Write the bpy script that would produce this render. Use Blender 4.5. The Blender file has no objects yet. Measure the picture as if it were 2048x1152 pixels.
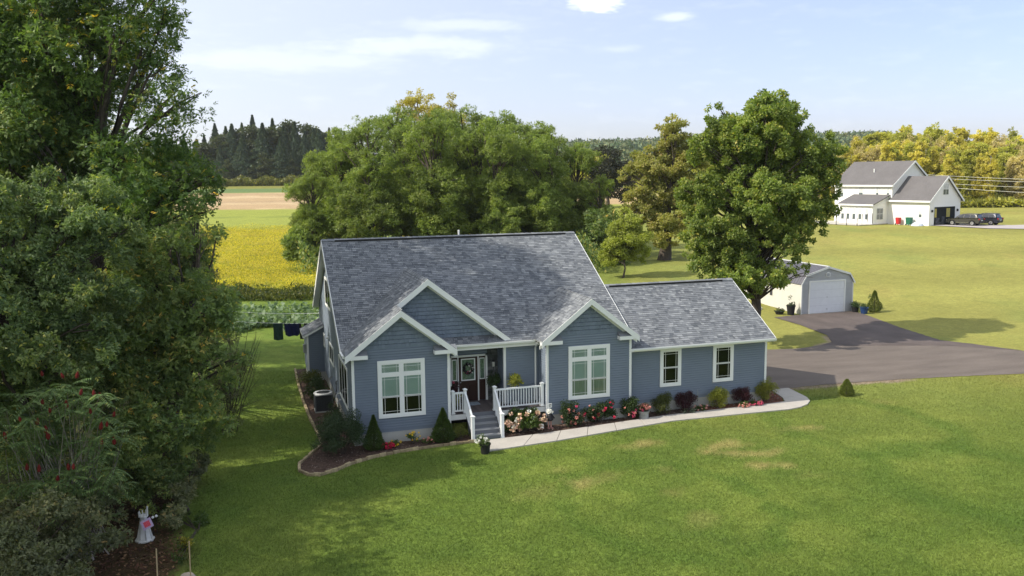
import bpy, bmesh, math, random
import numpy as np
from mathutils import Vector, Matrix, noise as mnoise
R = math.radians
random.seed(7); RNG = np.random.default_rng(11)
sc = bpy.context.scene
COL = sc.collection

# ------------------------------------------------------------------ camera
CAM = np.array([-3.988, -34.606, 10.977]); FPX = 1720.94
YAW, PITCH, ROLL = R(17.396), R(-7.412), R(-0.625)
FW = np.array([math.sin(YAW)*math.cos(PITCH), math.cos(YAW)*math.cos(PITCH), math.sin(PITCH)])
RT0 = np.array([math.cos(YAW), -math.sin(YAW), 0.0]); UP0 = np.cross(RT0, FW)
RT = RT0*math.cos(ROLL)+UP0*math.sin(ROLL); UP = -RT0*math.sin(ROLL)+UP0*math.cos(ROLL)
cd = bpy.data.cameras.new("camera"); cam = bpy.data.objects.new("camera", cd); COL.objects.link(cam)
cd.sensor_width = 36; cd.lens = FPX/2048*36; cd.clip_start = .5; cd.clip_end = 9000
m = Matrix.Identity(4)
for i in range(3):
    m[i][0] = RT[i]; m[i][1] = UP[i]; m[i][2] = -FW[i]; m[i][3] = CAM[i]
cam.matrix_world = m
sc.camera = cam

# ------------------------------------------------------------------ world, sun, exposure
SUN = Vector((-6.1, 0.15, 5.3)).normalized()
w = bpy.data.worlds.new("World"); sc.world = w; w.use_nodes = True
nt = w.node_tree; nt.nodes.clear()
N = lambda t: nt.nodes.new(t)
def lk(a, b): nt.links.new(a, b)
out = N('ShaderNodeOutputWorld'); bg = N('ShaderNodeBackground'); sky = N('ShaderNodeTexSky')
sky.sky_type = 'NISHITA'; sky.sun_disc = False
sky.sun_elevation = math.asin(SUN.z); sky.sun_rotation = math.atan2(SUN.x, SUN.y)
sky.altitude = 200; sky.air_density = 1.0; sky.dust_density = 1.6; sky.ozone_density = 2.0
bg.inputs[1].default_value = 0.136
tc = N('ShaderNodeTexCoord')
def vdot(vec):
    n = N('ShaderNodeVectorMath'); n.operation = 'DOT_PRODUCT'; lk(tc.outputs['Generated'], n.inputs[0]); n.inputs[1].default_value = vec; return n.outputs['Value']
def mth(op, a, b=None):
    n = N('ShaderNodeMath'); n.operation = op
    for i, q in enumerate((a, b)):
        if q is None: continue
        if isinstance(q, (int, float)): n.inputs[i].default_value = q
        else: lk(q, n.inputs[i])
    return n.outputs[0]
nz = N('ShaderNodeTexNoise'); nz.inputs['Scale'].default_value = 22; nz.inputs['Detail'].default_value = 8; nz.inputs['Roughness'].default_value = .6
mp = N('ShaderNodeMapping'); mp.inputs['Scale'].default_value = (1, 1, 4.0)
lk(tc.outputs['Generated'], mp.inputs[0]); lk(mp.outputs[0], nz.inputs['Vector'])
def cloud(px, py, rx, ry, amt, ns=1.2):
    d = FW+RT*(px-1024)/FPX-UP*(py-576)/FPX; d /= np.linalg.norm(d)
    r = np.cross(d, (0, 0, 1)); r /= np.linalg.norm(r); u = np.cross(r, d)
    c = vdot(tuple(d)); a = mth('DIVIDE', vdot(tuple(r)), c); b = mth('DIVIDE', vdot(tuple(u)), c)
    a = mth('DIVIDE', a, rx/FPX); b = mth('DIVIDE', b, ry/FPX)
    rr = mth('SQRT', mth('ADD', mth('MULTIPLY', a, a), mth('MULTIPLY', b, b)))
    rr = mth('ADD', rr, mth('MULTIPLY', mth('SUBTRACT', nz.outputs[0], .5), ns*1.8))
    n = N('ShaderNodeMapRange'); n.interpolation_type = 'SMOOTHSTEP'
    n.inputs['From Min'].default_value = 1.25; n.inputs['From Max'].default_value = .2; n.inputs['To Max'].default_value = amt
    lk(rr, n.inputs['Value'])
    return mth('MULTIPLY', n.outputs[0], mth('GREATER_THAN', c, 0))
cl = cloud(1195, 4, 60, 24, .8, 2.2)
for a in ((930, 50, 150, 13, .22), (840, 92, 230, 20, .26), (1350, 33, 40, 11, .35), (1230, 98, 50, 8, .15), (560, 120, 260, 24, .2)):
    cl = mth('MAXIMUM', cl, cloud(*a))
ci = N('ShaderNodeMapRange'); ci.inputs['From Min'].default_value = .52; ci.inputs['From Max'].default_value = .8; ci.inputs['To Max'].default_value = .10
lk(nz.outputs[0], ci.inputs['Value']); cl = mth('MAXIMUM', cl, ci.outputs[0])
veil = N('ShaderNodeMixRGB'); veil.blend_type = 'MIX'; veil.inputs[0].default_value = .45; veil.inputs[2].default_value = (4.75, 5.0, 5.1, 1)
vf = N('ShaderNodeMapRange'); vf.interpolation_type = 'SMOOTHSTEP'; lk(vdot(tuple(SUN)), vf.inputs['Value'])   # thin high haze, thicker towards the sun
vf.inputs['From Min'].default_value = -.65; vf.inputs['From Max'].default_value = .55; vf.inputs['To Min'].default_value = .12; vf.inputs['To Max'].default_value = .80; lk(vf.outputs[0], veil.inputs[0])
wb = N('ShaderNodeVectorMath'); wb.operation = 'MULTIPLY'; wb.inputs[1].default_value = (.86, .80, 1.0); lk(sky.outputs[0], wb.inputs[0]); lk(wb.outputs[0], veil.inputs[1])
mx = N('ShaderNodeMixRGB'); mx.inputs[2].default_value = (7.0, 7.1, 7.2, 1)
lk(cl, mx.inputs[0]); lk(veil.outputs[0], mx.inputs[1]); lk(mx.outputs[0], bg.inputs[0]); lk(bg.outputs[0], out.inputs[0])
sl = bpy.data.lights.new("sun", 'SUN'); sl.energy = 3.4; sl.angle = R(0.6); sl.color = (1, .93, .80)
so = bpy.data.objects.new("sun", sl); COL.objects.link(so); so.location = (0, 0, 60); so.rotation_euler = SUN.to_track_quat('Z', 'Y').to_euler()
sc.view_settings.view_transform = 'Standard'; sc.view_settings.look = 'None'; sc.view_settings.gamma = 1; sc.view_settings.use_curve_mapping = False
sc.view_settings.exposure = 0.68
sc.cycles.max_bounces = 6; sc.cycles.diffuse_bounces = 3; sc.cycles.transmission_bounces = 4; sc.cycles.transparent_max_bounces = 8
sc.cycles.volume_bounces = 1; sc.cycles.use_denoising = True
sc.render.use_persistent_data = False

# ------------------------------------------------------------------ terrain
def sstep(a, b, x):
    t = np.clip((x-a)/(b-a), 0, 1); return t*t*(3-2*t)
TD = np.array([-1e4, 68, 85, 128, 150, 180, 220, 340, 400, 600, 1000, 1400, 6000.])
TZL = np.array([0, 0, .5, 1.7, 2.4, 3.2, 4.4, 7.8, 9.5, 12, 41, 52, 52.])
TZR = np.array([0, 0, .8, 2.95, 3.7, 4.4, 5.6, 9, 10.5, 13, 41, 52, 52.])
WH = None
def DL(x, y):
    return (x+3.988)*math.sin(YAW)+(y+34.606)*math.cos(YAW), (x+3.988)*math.cos(YAW)-(y+34.606)*math.sin(YAW)
def hgt(x, y):
    x = np.asarray(x, float); y = np.asarray(y, float)
    D, L = DL(x, y); r = L/np.maximum(D, 5)
    wt = sstep(-.05, .42, r)
    z = np.interp(D, TD, TZL)*(1-wt)+np.interp(D, TD, TZR)*wt
    if WH is not None:
        d = np.hypot(x-WH[0], y-WH[1]); k = 1-sstep(14, 34, d); z = z*(1-k)+2.93*k
    far = sstep(500, 1000, D)
    return z+far*(6*np.sin(x/260+1)*np.cos(y/330))
def at(px, py, D):
    p = CAM+(FW+RT*(px-1024)/FPX-UP*(py-576)/FPX)*D
    return Vector(p)
def ground_at(px, D):
    p = at(px, 576, D); # refine to vertical line under the pixel column at that distance
    return Vector((p.x, p.y, float(hgt(p.x, p.y))))
def gp(px, py, z=0):
    r = FW+RT*(px-1024)/FPX-UP*(py-576)/FPX; t = (z-CAM[2])/r[2]
    return Vector(CAM+r*t)

# ------------------------------------------------------------------ materials
MATS = {}
def mat(name, col, rough=.8, var=.12, scale=3.0, bump=0.0, bscale=60.0, tint=None, spec=.3, metal=0, coord='pos', stretch=(1,1,1), fine=0.0, fscale=80.0):
    """principled; colour varied by 3-D noise; tint=(c0,c1[,c2]) uses the per-face attribute 'tint'"""
    if name in MATS: return MATS[name]
    m = bpy.data.materials.new(name); m.use_nodes = True; t = m.node_tree; b = t.nodes['Principled BSDF']
    b.inputs['Roughness'].default_value = rough; b.inputs['Specular IOR Level'].default_value = spec; b.inputs['Metallic'].default_value = metal
    if tint:
        at_ = t.nodes.new('ShaderNodeAttribute'); at_.attribute_name = 'tint'
        cr = t.nodes.new('ShaderNodeValToRGB'); e = cr.color_ramp.elements
        n = len(tint); e[0].color = (*tint[0], 1); e[1].color = (*tint[-1], 1)
        for i in range(1, n-1): q = e.new(i/(n-1)); q.color = (*tint[i], 1)
        t.links.new(at_.outputs['Fac'], cr.inputs[0]); src = cr.outputs[0]
    else:
        rg = t.nodes.new('ShaderNodeRGB'); rg.outputs[0].default_value = (*col, 1); src = rg.outputs[0]
    g = t.nodes.new('ShaderNodeNewGeometry'); mpn = t.nodes.new('ShaderNodeMapping'); mpn.inputs['Scale'].default_value = stretch
    t.links.new(g.outputs['Position'], mpn.inputs[0])
    def var_mul(src, amt, s, det=4):
        no = t.nodes.new('ShaderNodeTexNoise'); no.inputs['Scale'].default_value = s; no.inputs['Detail'].default_value = det
        t.links.new(mpn.outputs[0], no.inputs['Vector'])
        mr = t.nodes.new('ShaderNodeMapRange'); mr.inputs['From Min'].default_value = .3; mr.inputs['From Max'].default_value = .7
        mr.inputs['To Min'].default_value = 1-amt; mr.inputs['To Max'].default_value = 1+amt; t.links.new(no.outputs[0], mr.inputs[0])
        mu = t.nodes.new('ShaderNodeVectorMath'); mu.operation = 'SCALE'; t.links.new(src, mu.inputs[0]); t.links.new(mr.outputs[0], mu.inputs['Scale'])
        return mu.outputs[0]
    if var: src = var_mul(src, var, scale)
    if fine: src = var_mul(src, fine, fscale, 2)
    t.links.new(src, b.inputs['Base Color'])
    if bump:
        no = t.nodes.new('ShaderNodeTexNoise'); no.inputs['Scale'].default_value = bscale; no.inputs['Detail'].default_value = 3; t.links.new(mpn.outputs[0], no.inputs['Vector'])
        bu = t.nodes.new('ShaderNodeBump'); bu.inputs['Strength'].default_value = bump; bu.inputs['Distance'].default_value = .02
        t.links.new(no.outputs[0], bu.inputs['Height']); t.links.new(bu.outputs[0], b.inputs['Normal'])
    MATS[name] = m; return m
def leafmat(name, cols, trans=.3, rough=.55, var=.22, vscale=.5):
    if name in MATS: return MATS[name]
    m = mat(name, None, rough=rough, var=var, scale=vscale, tint=cols, spec=.35)
    t = m.node_tree; b = t.nodes['Principled BSDF']; o = t.nodes['Material Output']
    tr = t.nodes.new('ShaderNodeBsdfTranslucent'); mi = t.nodes.new('ShaderNodeMixShader'); mi.inputs[0].default_value = trans
    src = b.inputs['Base Color'].links[0].from_socket
    hs = t.nodes.new('ShaderNodeVectorMath'); hs.operation = 'MULTIPLY'; hs.inputs[1].default_value = (1.5, 1.6, .7)
    t.links.new(src, hs.inputs[0]); t.links.new(hs.outputs[0], tr.inputs[0])
    t.links.new(b.outputs[0], mi.inputs[1]); t.links.new(tr.outputs[0], mi.inputs[2]); t.links.new(mi.outputs[0], o.inputs[0])
    return m
def glassmat(name, tint=(.75,.85,.85), mixf=.16, rough=.02):
    if name in MATS: return MATS[name]
    m = bpy.data.materials.new(name); m.use_nodes = True; t = m.node_tree; t.nodes.clear()
    o = t.nodes.new('ShaderNodeOutputMaterial'); tr = t.nodes.new('ShaderNodeBsdfTransparent'); gl = t.nodes.new('ShaderNodeBsdfGlossy'); mi = t.nodes.new('ShaderNodeMixShader')
    tr.inputs[0].default_value = (*tint, 1); gl.inputs['Roughness'].default_value = rough
    lw = t.nodes.new('ShaderNodeLayerWeight'); lw.inputs[0].default_value = .25
    ad = t.nodes.new('ShaderNodeMath'); ad.operation = 'MULTIPLY_ADD'; ad.inputs[1].default_value = .6; ad.inputs[2].default_value = mixf; t.links.new(lw.outputs['Fresnel'], ad.inputs[0])
    t.links.new(ad.outputs[0], mi.inputs[0]); t.links.new(tr.outputs[0], mi.inputs[1]); t.links.new(gl.outputs[0], mi.inputs[2]); t.links.new(mi.outputs[0], o.inputs[0])
    MATS[name] = m; return m

# ------------------------------------------------------------------ mesh helpers
class MB:
    def __init__(s): s.v = []; s.f = []; s.t = []
    def add(s, vs, fs, tint=.5):
        o = len(s.v); s.v += [tuple(p) for p in vs]; s.f += [tuple(i+o for i in f) for f in fs]; s.t += [tint]*len(fs); return s
    def box(s, a, b, tint=.5):
        (x0, y0, z0), (x1, y1, z1) = a, b
        return s.add([(x0,y0,z0),(x1,y0,z0),(x1,y1,z0),(x0,y1,z0),(x0,y0,z1),(x1,y0,z1),(x1,y1,z1),(x0,y1,z1)],
                     [(0,3,2,1),(4,5,6,7),(0,1,5,4),(1,2,6,5),(2,3,7,6),(3,0,4,7)], tint)
    def hexa(s, p, tint=.5):
        return s.add(p, [(0,3,2,1),(4,5,6,7),(0,1,5,4),(1,2,6,5),(2,3,7,6),(3,0,4,7)], tint)
    def prism(s, poly, vec, tint=.5):
        n = len(poly); q = [Vector(p) for p in poly]; vec = Vector(vec)
        return s.add(q+[p+vec for p in q], [tuple(range(n))[::-1], tuple(range(n, 2*n))]+[(i, (i+1)%n, (i+1)%n+n, i+n) for i in range(n)], tint)
    def bar(s, a, b, wx, wz, tint=.5, up=(0,0,1)):
        a, b = Vector(a), Vector(b); d = (b-a).normalized(); u = Vector(up)
        if abs(d.dot(u)) > .98: u = Vector((0,1,0))
        r = d.cross(u).normalized()*wx/2; u2 = r.cross(d).normalized()*wz/2
        return s.hexa([a-r-u2, a+r-u2, b+r-u2, b-r-u2, a-r+u2, a+r+u2, b+r+u2, b-r+u2], tint)
    def tube(s, pts, rad, n=6, tint=.5):
        pts = [Vector(p) for p in pts]; rings = []
        for i, p in enumerate(pts):
            d = (pts[min(i+1, len(pts)-1)]-pts[max(i-1, 0)]).normalized()
            u = Vector((0,0,1)) if abs(d.z) < .9 else Vector((1,0,0))
            a = d.cross(u).normalized(); b = d.cross(a)
            r = rad[i] if isinstance(rad, (list, tuple)) else rad
            rings.append([p+(a*math.cos(k*2*math.pi/n)+b*math.sin(k*2*math.pi/n))*r for k in range(n)])
        vs = [q for rg in rings for q in rg]; fs = []
        for i in range(len(pts)-1):
            for k in range(n): fs.append((i*n+k, i*n+(k+1)%n, (i+1)*n+(k+1)%n, (i+1)*n+k))
        fs.append(tuple(range(n))); fs.append(tuple(range((len(pts)-1)*n, len(pts)*n))[::-1])
        return s.add(vs, fs, tint)
    def lathe(s, prof, c=(0,0,0), n=16, tint=.5, cap=True):
        c = Vector(c); vs = []; fs = []
        for r, z in prof:
            for k in range(n): vs.append(c+Vector((r*math.cos(k*2*math.pi/n), r*math.sin(k*2*math.pi/n), z)))
        for i in range(len(prof)-1):
            for k in range(n): fs.append((i*n+k, i*n+(k+1)%n, (i+1)*n+(k+1)%n, (i+1)*n+k))
        if cap: fs.append(tuple(range(n))[::-1]); fs.append(tuple(range((len(prof)-1)*n, len(prof)*n)))
        return s.add(vs, fs, tint)
    def mesh(s, name, m):
        me = bpy.data.meshes.new(name); me.from_pydata(s.v, [], s.f)
        a = me.attributes.new('tint', 'FLOAT', 'FACE'); a.data.foreach_set('value', s.t)
        if m: me.materials.append(m)
        return me
    def build(s, name, m, parent=None, smooth=False, bevel=0, kind=None, loc=None, fix=True):
        me = s.mesh(name, m)
        if fix:
            bm = bmesh.new(); bm.from_mesh(me); bmesh.ops.recalc_face_normals(bm, faces=bm.faces); bm.to_mesh(me); bm.free()
        if smooth: me.polygons.foreach_set('use_smooth', [True]*len(me.polygons))
        return link(name, me, parent, loc, kind, bevel)
def link(name, me, parent=None, loc=None, kind=None, bevel=0):
    o = bpy.data.objects.new(name, me); COL.objects.link(o)
    if parent is not None: o.parent = parent
    if loc is not None: o.location = loc
    if kind: o['kind'] = kind
    if bevel:
        b = o.modifiers.new('bevel', 'BEVEL'); b.width = bevel; b.segments = 1; b.limit_method = 'ANGLE'
    return o
def thing(name, label, cat, loc=(0,0,0), rz=0, group=None):
    o = bpy.data.objects.new(name, None); COL.objects.link(o); o.location = loc; o.rotation_euler = (0,0,rz); o.empty_display_size = .2
    return tag(o, label, cat, group)
def tag(o, label, cat, group=None):
    o['label'] = label; o['category'] = cat
    if group: o['group'] = group
    return o
def np_mesh(name, V, F, tint, m, smooth=False):
    """V (n,3), F (k,3|4) , tint (k,)"""
    me = bpy.data.meshes.new(name); k, c = F.shape
    me.vertices.add(len(V)); me.vertices.foreach_set('co', V.astype(np.float32).ravel())
    me.loops.add(k*c); me.loops.foreach_set('vertex_index', F.astype(np.int32).ravel())
    me.polygons.add(k); me.polygons.foreach_set('loop_start', np.arange(0, k*c, c, dtype=np.int32)); me.polygons.foreach_set('loop_total', np.full(k, c, dtype=np.int32))
    a = me.attributes.new('tint', 'FLOAT', 'FACE'); a.data.foreach_set('value', np.asarray(tint, dtype=np.float32))
    me.materials.append(m); me.update(calc_edges=True)
    if smooth: me.polygons.foreach_set('use_smooth', np.ones(k, bool))
    return me
def unit(a): return a/np.maximum(np.linalg.norm(a, axis=1, keepdims=True), 1e-9)
def leaf_quads(P, Nrm, Dir, ln, wd):
    """diamond leaves: P base, Dir along, Nrm normal"""
    D = unit(Dir); S = unit(np.cross(D, Nrm)); ln = ln[:, None]; wd = wd[:, None]; Nn = np.cross(S, D)
    a = P; b = P+D*ln*.45+S*wd*.5+Nn*wd*.12; c = P+D*ln; d = P+D*ln*.45-S*wd*.5+Nn*wd*.12
    V = np.stack([a, b, c, d], 1).reshape(-1, 3); F = np.arange(len(V)).reshape(-1, 4); return V, F
def clump_points(envs, nclump, crf, rng, low_cut=None):
    """envs list of (center, (rx,ry,rz)); returns clump centres and radii, near the outside of the envelopes"""
    vol = np.array([e[1][0]*e[1][2] for e in envs]); vol = vol/vol.sum(); C = []; Rr = []
    for e, q in zip(envs, vol):
        k = max(3, int(nclump*q)); d = unit(rng.normal(size=(k, 3))); rad = rng.uniform(.12, 1, k)**.48
        rr = np.array(e[1]); C.append(np.array(e[0])+d*rr*rad[:, None]*.86); Rr.append(np.full(k, rr.mean()*crf)*rng.uniform(.65, 1.3, k))
    return np.vstack(C), np.concatenate(Rr)
def foliage(C, Rr, n, ln, wd, rng, flat=.6, droop=.2, spray=1, yellow=0.0, core=.55):
    """n leaves over all clumps. spray>1: leaflets grouped along little twigs"""
    p = Rr**2; p = p/p.sum(); k = n//spray
    idx = rng.choice(len(C), k, p=p); d = unit(rng.normal(size=(k, 3))); rad = rng.uniform(0, 1, k)**core
    off = d*rad[:, None]*Rr[idx][:, None]*np.array([1, 1, flat]); P = C[idx]+off
    D = unit(d*.7+rng.normal(size=(k, 3))*.6+np.array([0, 0, -droop])); Nn = unit(d*.6+np.array([0, 0, .6])+rng.normal(size=(k, 3))*.6)
    ct = rng.uniform(-.16, .16, len(C)); tn = np.clip(.42+ct[idx]+rng.normal(size=k)*.14, 0, .97)
    if yellow: tn = np.where(rng.uniform(size=k) < yellow, 1.0, tn)
    if spray > 1:
        j = np.tile(np.arange(spray), k); P = np.repeat(P, spray, 0); D0 = np.repeat(D, spray, 0); N0 = np.repeat(Nn, spray, 0); tn = np.repeat(tn, spray)
        S = unit(np.cross(D0, N0)); sgn = np.where(j % 2 == 0, 1., -1.)[:, None]; tt = (j//2+1.0)[:, None]*ln*.42
        P = P+D0*tt; D = unit(D0*.6+S*sgn*.9+rng.normal(size=P.shape)*.15); Nn = N0
    m_ = len(P); L = ln*rng.uniform(.7, 1.25, m_); W = wd*rng.uniform(.75, 1.2, m_)
    V, F = leaf_quads(P, Nn, D, L, W); return V, F, tn
def limbs(base, top, r0, C, rng, nb=40, z0=.35, wob=.25):
    mb = MB(); base = Vector(base); top = Vector(top); H = (top-base).length
    ax = [base.lerp(top, i/7)+Vector((rng.normal()*wob, rng.normal()*wob, 0))*(0 if i == 0 else 1)*(.4+.1*i) for i in range(8)]
    rr = [r0*(1.35 if i == 0 else 1-.115*i) for i in range(8)]
    mb.tube([ax[0]-Vector((0,0,.3))]+ax, [r0*1.7]+rr, 9)
    sel = rng.choice(len(C), min(nb, len(C)), replace=False)
    for k in sel:
        c = Vector(C[k]); f = min(.93, max(z0, (c.z-base.z)/max(H, .1)*.75-.05+rng.uniform(-.1, .1))); i = min(6, int(f*7)); s0 = ax[i].lerp(ax[i+1], f*7-i)
        mid = s0.lerp(c, .5)+Vector((rng.normal()*.06, rng.normal()*.06, .07))*((c-s0).length); L = (c-s0).length
        rb = min(r0*.45, .02+L*.018)
        mb.tube([s0, s0.lerp(mid, .55), mid, mid.lerp(c, .6)+Vector((0,0,.03*L)), c], [rb, rb*.8, rb*.6, rb*.35, rb*.12], 5)
        for q in range(2):
            e = c+Vector((rng.normal(), rng.normal(), rng.normal()*.6))*min(L, 2.5)*.10; mb.tube([mid.lerp(c, .4+.3*q), e], [rb*.3, rb*.07], 4)
    return mb
BARK = mat('bark', (.075, .06, .048), .95, .35, 6, .6, 25)
BARKL = mat('pale_bark', (.28, .25, .21), .9, .3, 4, .4, 25)
def make_tree(name, label, cat, base, envs, mleaf, nclump=60, crf=.34, n=20000, ln=.2, wd=.09, r0=.3, top=None, seed=1, spray=1, yellow=0, flat=.6, droop=.2, nb=40, z0=.35, group=None, bark=None, core=.55):
    """base world point; envs in world coordinates"""
    rng = np.random.default_rng(seed); base = Vector(base)
    E = [(np.array(c)-np.array(base), r) for c, r in envs]
    if top is None:
        hi = max(E, key=lambda e: e[0][2]+e[1][2]); top = Vector(hi[0])+Vector((0, 0, hi[1][2]*.45))
    t = thing(name, label, cat, base, 0, group)
    C, Rr = clump_points(E, nclump, crf, rng)
    C[:, 2] = np.maximum(C[:, 2], .25)
    V, F, tn = foliage(C, Rr, n, ln, wd, rng, flat, droop, spray, yellow, core)
    V[:, 2] = np.maximum(V[:, 2], .03)
    link('crown', np_mesh('crown', V, F, tn, mleaf), t)
    limbs((0,0,0), top, r0, C, rng, nb, z0).build('trunk', bark or BARK, t, smooth=True, fix=False)
    return t
def dup(root, loc, rz=0, s=1, label=None, group=None):
    r = root.copy(); COL.objects.link(r); r.location = loc; r.rotation_euler = (0, 0, rz); r.scale = (s, s, s) if not isinstance(s, tuple) else s
    if label: r['label'] = label
    if group: r['group'] = group
    for ch in list(root.children):
        c = ch.copy(); COL.objects.link(c); c.parent = r
        for g in ch.children:
            d = g.copy(); COL.objects.link(d); d.parent = c
    return r
#==PART1END
# ------------------------------------------------------------------ ground
_g = at(1857, 450.4, 128); WHG = Vector((_g.x, _g.y, 2.95)); WH = (_g.x+2.0, _g.y+8.0)
def seg(a, b, s): return list(np.arange(a, b, s))
xs = np.array(sorted(set(np.round(seg(-3500, -400, 150)+seg(-400, -90, 12)+seg(-90, -14, 3)+seg(-14, 46, .28)+seg(46, 130, 1.6)+seg(130, 420, 6)+seg(420, 3800, 130), 3))))
ys = np.array(sorted(set(np.round(seg(-400, -60, 40)+seg(-60, -18, 3)+seg(-18, 26, .28)+seg(26, 90, .9)+seg(90, 420, 3.5)+seg(420, 1400, 25)+seg(1400, 4600, 150), 3))))
X, Y = np.meshgrid(xs, ys); Z = hgt(X, Y); nx, ny = len(xs), len(ys)
D_, L_ = DL(X, Y); r_ = L_/np.maximum(D_, 5)
def fbm(x, y, s, seed=0, oc=3):
    rs = np.random.default_rng(seed); out = 0; amp = 1
    for o in range(oc):
        f = 2**o/s
        for k in range(5):
            a = rs.uniform(0, 2*math.pi); ph = rs.uniform(0, 6.28); w_ = f*rs.uniform(.6, 1.5)
            out = out+amp*np.sin((x*math.cos(a)+y*math.sin(a))*w_*2*math.pi+ph+1.7*np.sin((x*math.sin(a)-y*math.cos(a))*w_*3+ph*2))/5
        amp *= .55
    return out
def mixc(c, d, k): return c*(1-k[..., None])+np.array(d)*k[..., None]
col = np.zeros(X.shape+(3,))+np.array((.124, .180, .032))
n1 = fbm(X, Y, 9, 1); n2 = fbm(X, Y, 2.2, 2); n3 = fbm(X, Y, 30, 3)
col = mixc(col, (.195, .245, .048), sstep(-.2, .75, n1+.3*n2)*.7)
col = mixc(col, (.092, .150, .028), sstep(.1, .9, -n1+.7*n2)*.5)
# drier, yellower grass up the field on the right, faint mowing bands
ry = sstep(26, 62, D_)*sstep(-.05, .35, r_)
col = mixc(col, (.305, .285, .078), ry*.85)
band = np.sin(D_/2.9+.3*n3*3+L_/40); col = col*(1+(.09*band*sstep(50, 70, D_)*sstep(.1, .3, r_))[..., None])
col = mixc(col, (.30, .25, .075), sstep(.25, 1.0, fbm(X, Y/2.2, 14, 9)+.2*n2)*ry*.55)
col = mixc(col, (.18, .235, .062), sstep(.2, .9, fbm(X, Y/2, 18, 12))*ry*.5)
mow = np.sin((X*math.cos(.5)+Y*math.sin(.5))*2*math.pi/1.15+.6*n2); col = col*(1+(.035*mow*(1-ry)*sstep(-18, -14, Y))[..., None])
# dry patches in the front lawn
for px, py, rx, ry2, ang, a in ((1440,893,1.3,.32,.35,1),(1478,908,1.1,.28,-.5,.9),(1535,931,.95,.26,-.35,1),(1600,857,1.3,.25,-.2,.8),(1540,905,1.2,.2,.1,.7),(1290,885,.6,.3,.4,.8),
        (1270,892,1.2,.3,0,.5),(1160,966,.8,.45,.2,.55),(1328,938,.3,.35,0,.5),(1160,962,.5,.3,.6,.6),(1345,985,.5,.3,0,.4),(1500,890,.35,.2,0,.5),(1210,955,.7,.35,0,.35),(1080,985,1.2,.5,0,.3),(1400,1040,.9,.4,.2,.35),(1620,950,.6,.3,0,.2),(1765,805,.8,.3,0,.3),(1120,940,.5,.25,0,.35)):
    p = gp(px, py); dx, dy = X-p.x, Y-p.y; u = dx*math.cos(ang)+dy*math.sin(ang); v = -dx*math.sin(ang)+dy*math.cos(ang)
    dd = np.sqrt((u/rx)**2+(v/ry2/1.5)**2)+.55*fbm(X, Y, 1.1, 20)+.25*fbm(X, Y, .5, 21); col = mixc(col, (.36, .30, .115), (1-sstep(.3, 1.25, dd))*a*.72)
# darker ring-shaped growth
for px, py, R1, wd_ in ((1330, 1010, 3.4, .5), (1720, 850, 3.5, .9), (1960, 960, 3.2, 1.1)):
    p = gp(px, py); dd = np.abs(np.hypot(X-p.x, (Y-p.y)*.8)-R1)+.35*n2; col = mixc(col, (.080, .145, .024), (1-sstep(.1, wd_, dd))*.45)
# fields beyond the garden
lf = 1-sstep(.12, .2, r_)
col = mixc(col, (.36, .30, .03), sstep(78, 84, D_)*(1-sstep(148, 153, D_+3*n1))*(1-sstep(.04, .065, r_)))
col = mixc(col, (.27, .30, .06), sstep(148, 153, D_+3*n1)*lf)
col = mixc(col, (.13, .17, .04), (1-sstep(.6, 1.8, np.abs(D_-178)))*lf*.5)
soil = sstep(199, 203, D_+5*fbm(X, Y, 60, 5))*(1-sstep(286, 290, D_))*lf
col = mixc(col, (.42, .30, .17), soil); col = mixc(col, (.56, .43, .26), soil*sstep(.1, .8, np.sin(D_/5+n3))*.6)
col = mixc(col, (.34, .24, .14), soil*sstep(.5, .9, np.sin(D_/7.3+1+n3))*.5)
col = mixc(col, (.13, .19, .07), sstep(288, 292, D_)*(1-sstep(322, 326, D_))*lf)
col = mixc(col, (.20, .20, .05), sstep(322, 326, D_)*lf)
col = mixc(col, (.035, .05, .018), sstep(520, 640, D_))
# forest floor on the right, soil and painted-in shade under the foreground trees
wood = sstep(168, 174, D_)*sstep(.2, .3, r_)*(1-sstep(500, 520, D_)); col = mixc(col, (.10, .085, .03), wood)
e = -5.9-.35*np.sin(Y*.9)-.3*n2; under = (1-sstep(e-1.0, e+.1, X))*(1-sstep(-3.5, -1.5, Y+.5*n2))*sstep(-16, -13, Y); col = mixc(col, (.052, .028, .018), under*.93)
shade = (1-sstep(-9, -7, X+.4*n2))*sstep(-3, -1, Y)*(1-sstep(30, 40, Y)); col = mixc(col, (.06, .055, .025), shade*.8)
# gravelly worn strip along the drive edge
def dline(pts):
    d = np.full(X.shape, 1e9)
    for a, b in zip(pts, pts[1:]):
        ax, ay = a; bx, by = b; L2 = (bx-ax)**2+(by-ay)**2; t = np.clip(((X-ax)*(bx-ax)+(Y-ay)*(by-ay))/L2, 0, 1); d = np.minimum(d, np.hypot(X-ax-t*(bx-ax), Y-ay-t*(by-ay)))
    return d
col = mixc(col, (.30, .235, .17), (1-sstep(.15, .42, dline([(22.6, 2.2), (26.1, 2.1), (29.5, 1.8)])+.15*n2)))
col = mixc(col, (.34, .27, .18), (1-sstep(.10, .40, dline([(31, 11.25), (32.4, 11.8), (33.3, 13.6)])+.1*n2)))
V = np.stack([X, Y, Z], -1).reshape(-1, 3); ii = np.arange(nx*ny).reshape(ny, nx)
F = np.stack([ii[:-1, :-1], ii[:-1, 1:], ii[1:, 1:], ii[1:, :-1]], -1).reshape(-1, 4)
GM = bpy.data.materials.new('ground'); GM.use_nodes = True; t = GM.node_tree; b = t.nodes['Principled BSDF']; b.inputs['Roughness'].default_value = .95; b.inputs['Specular IOR Level'].default_value = .1
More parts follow.
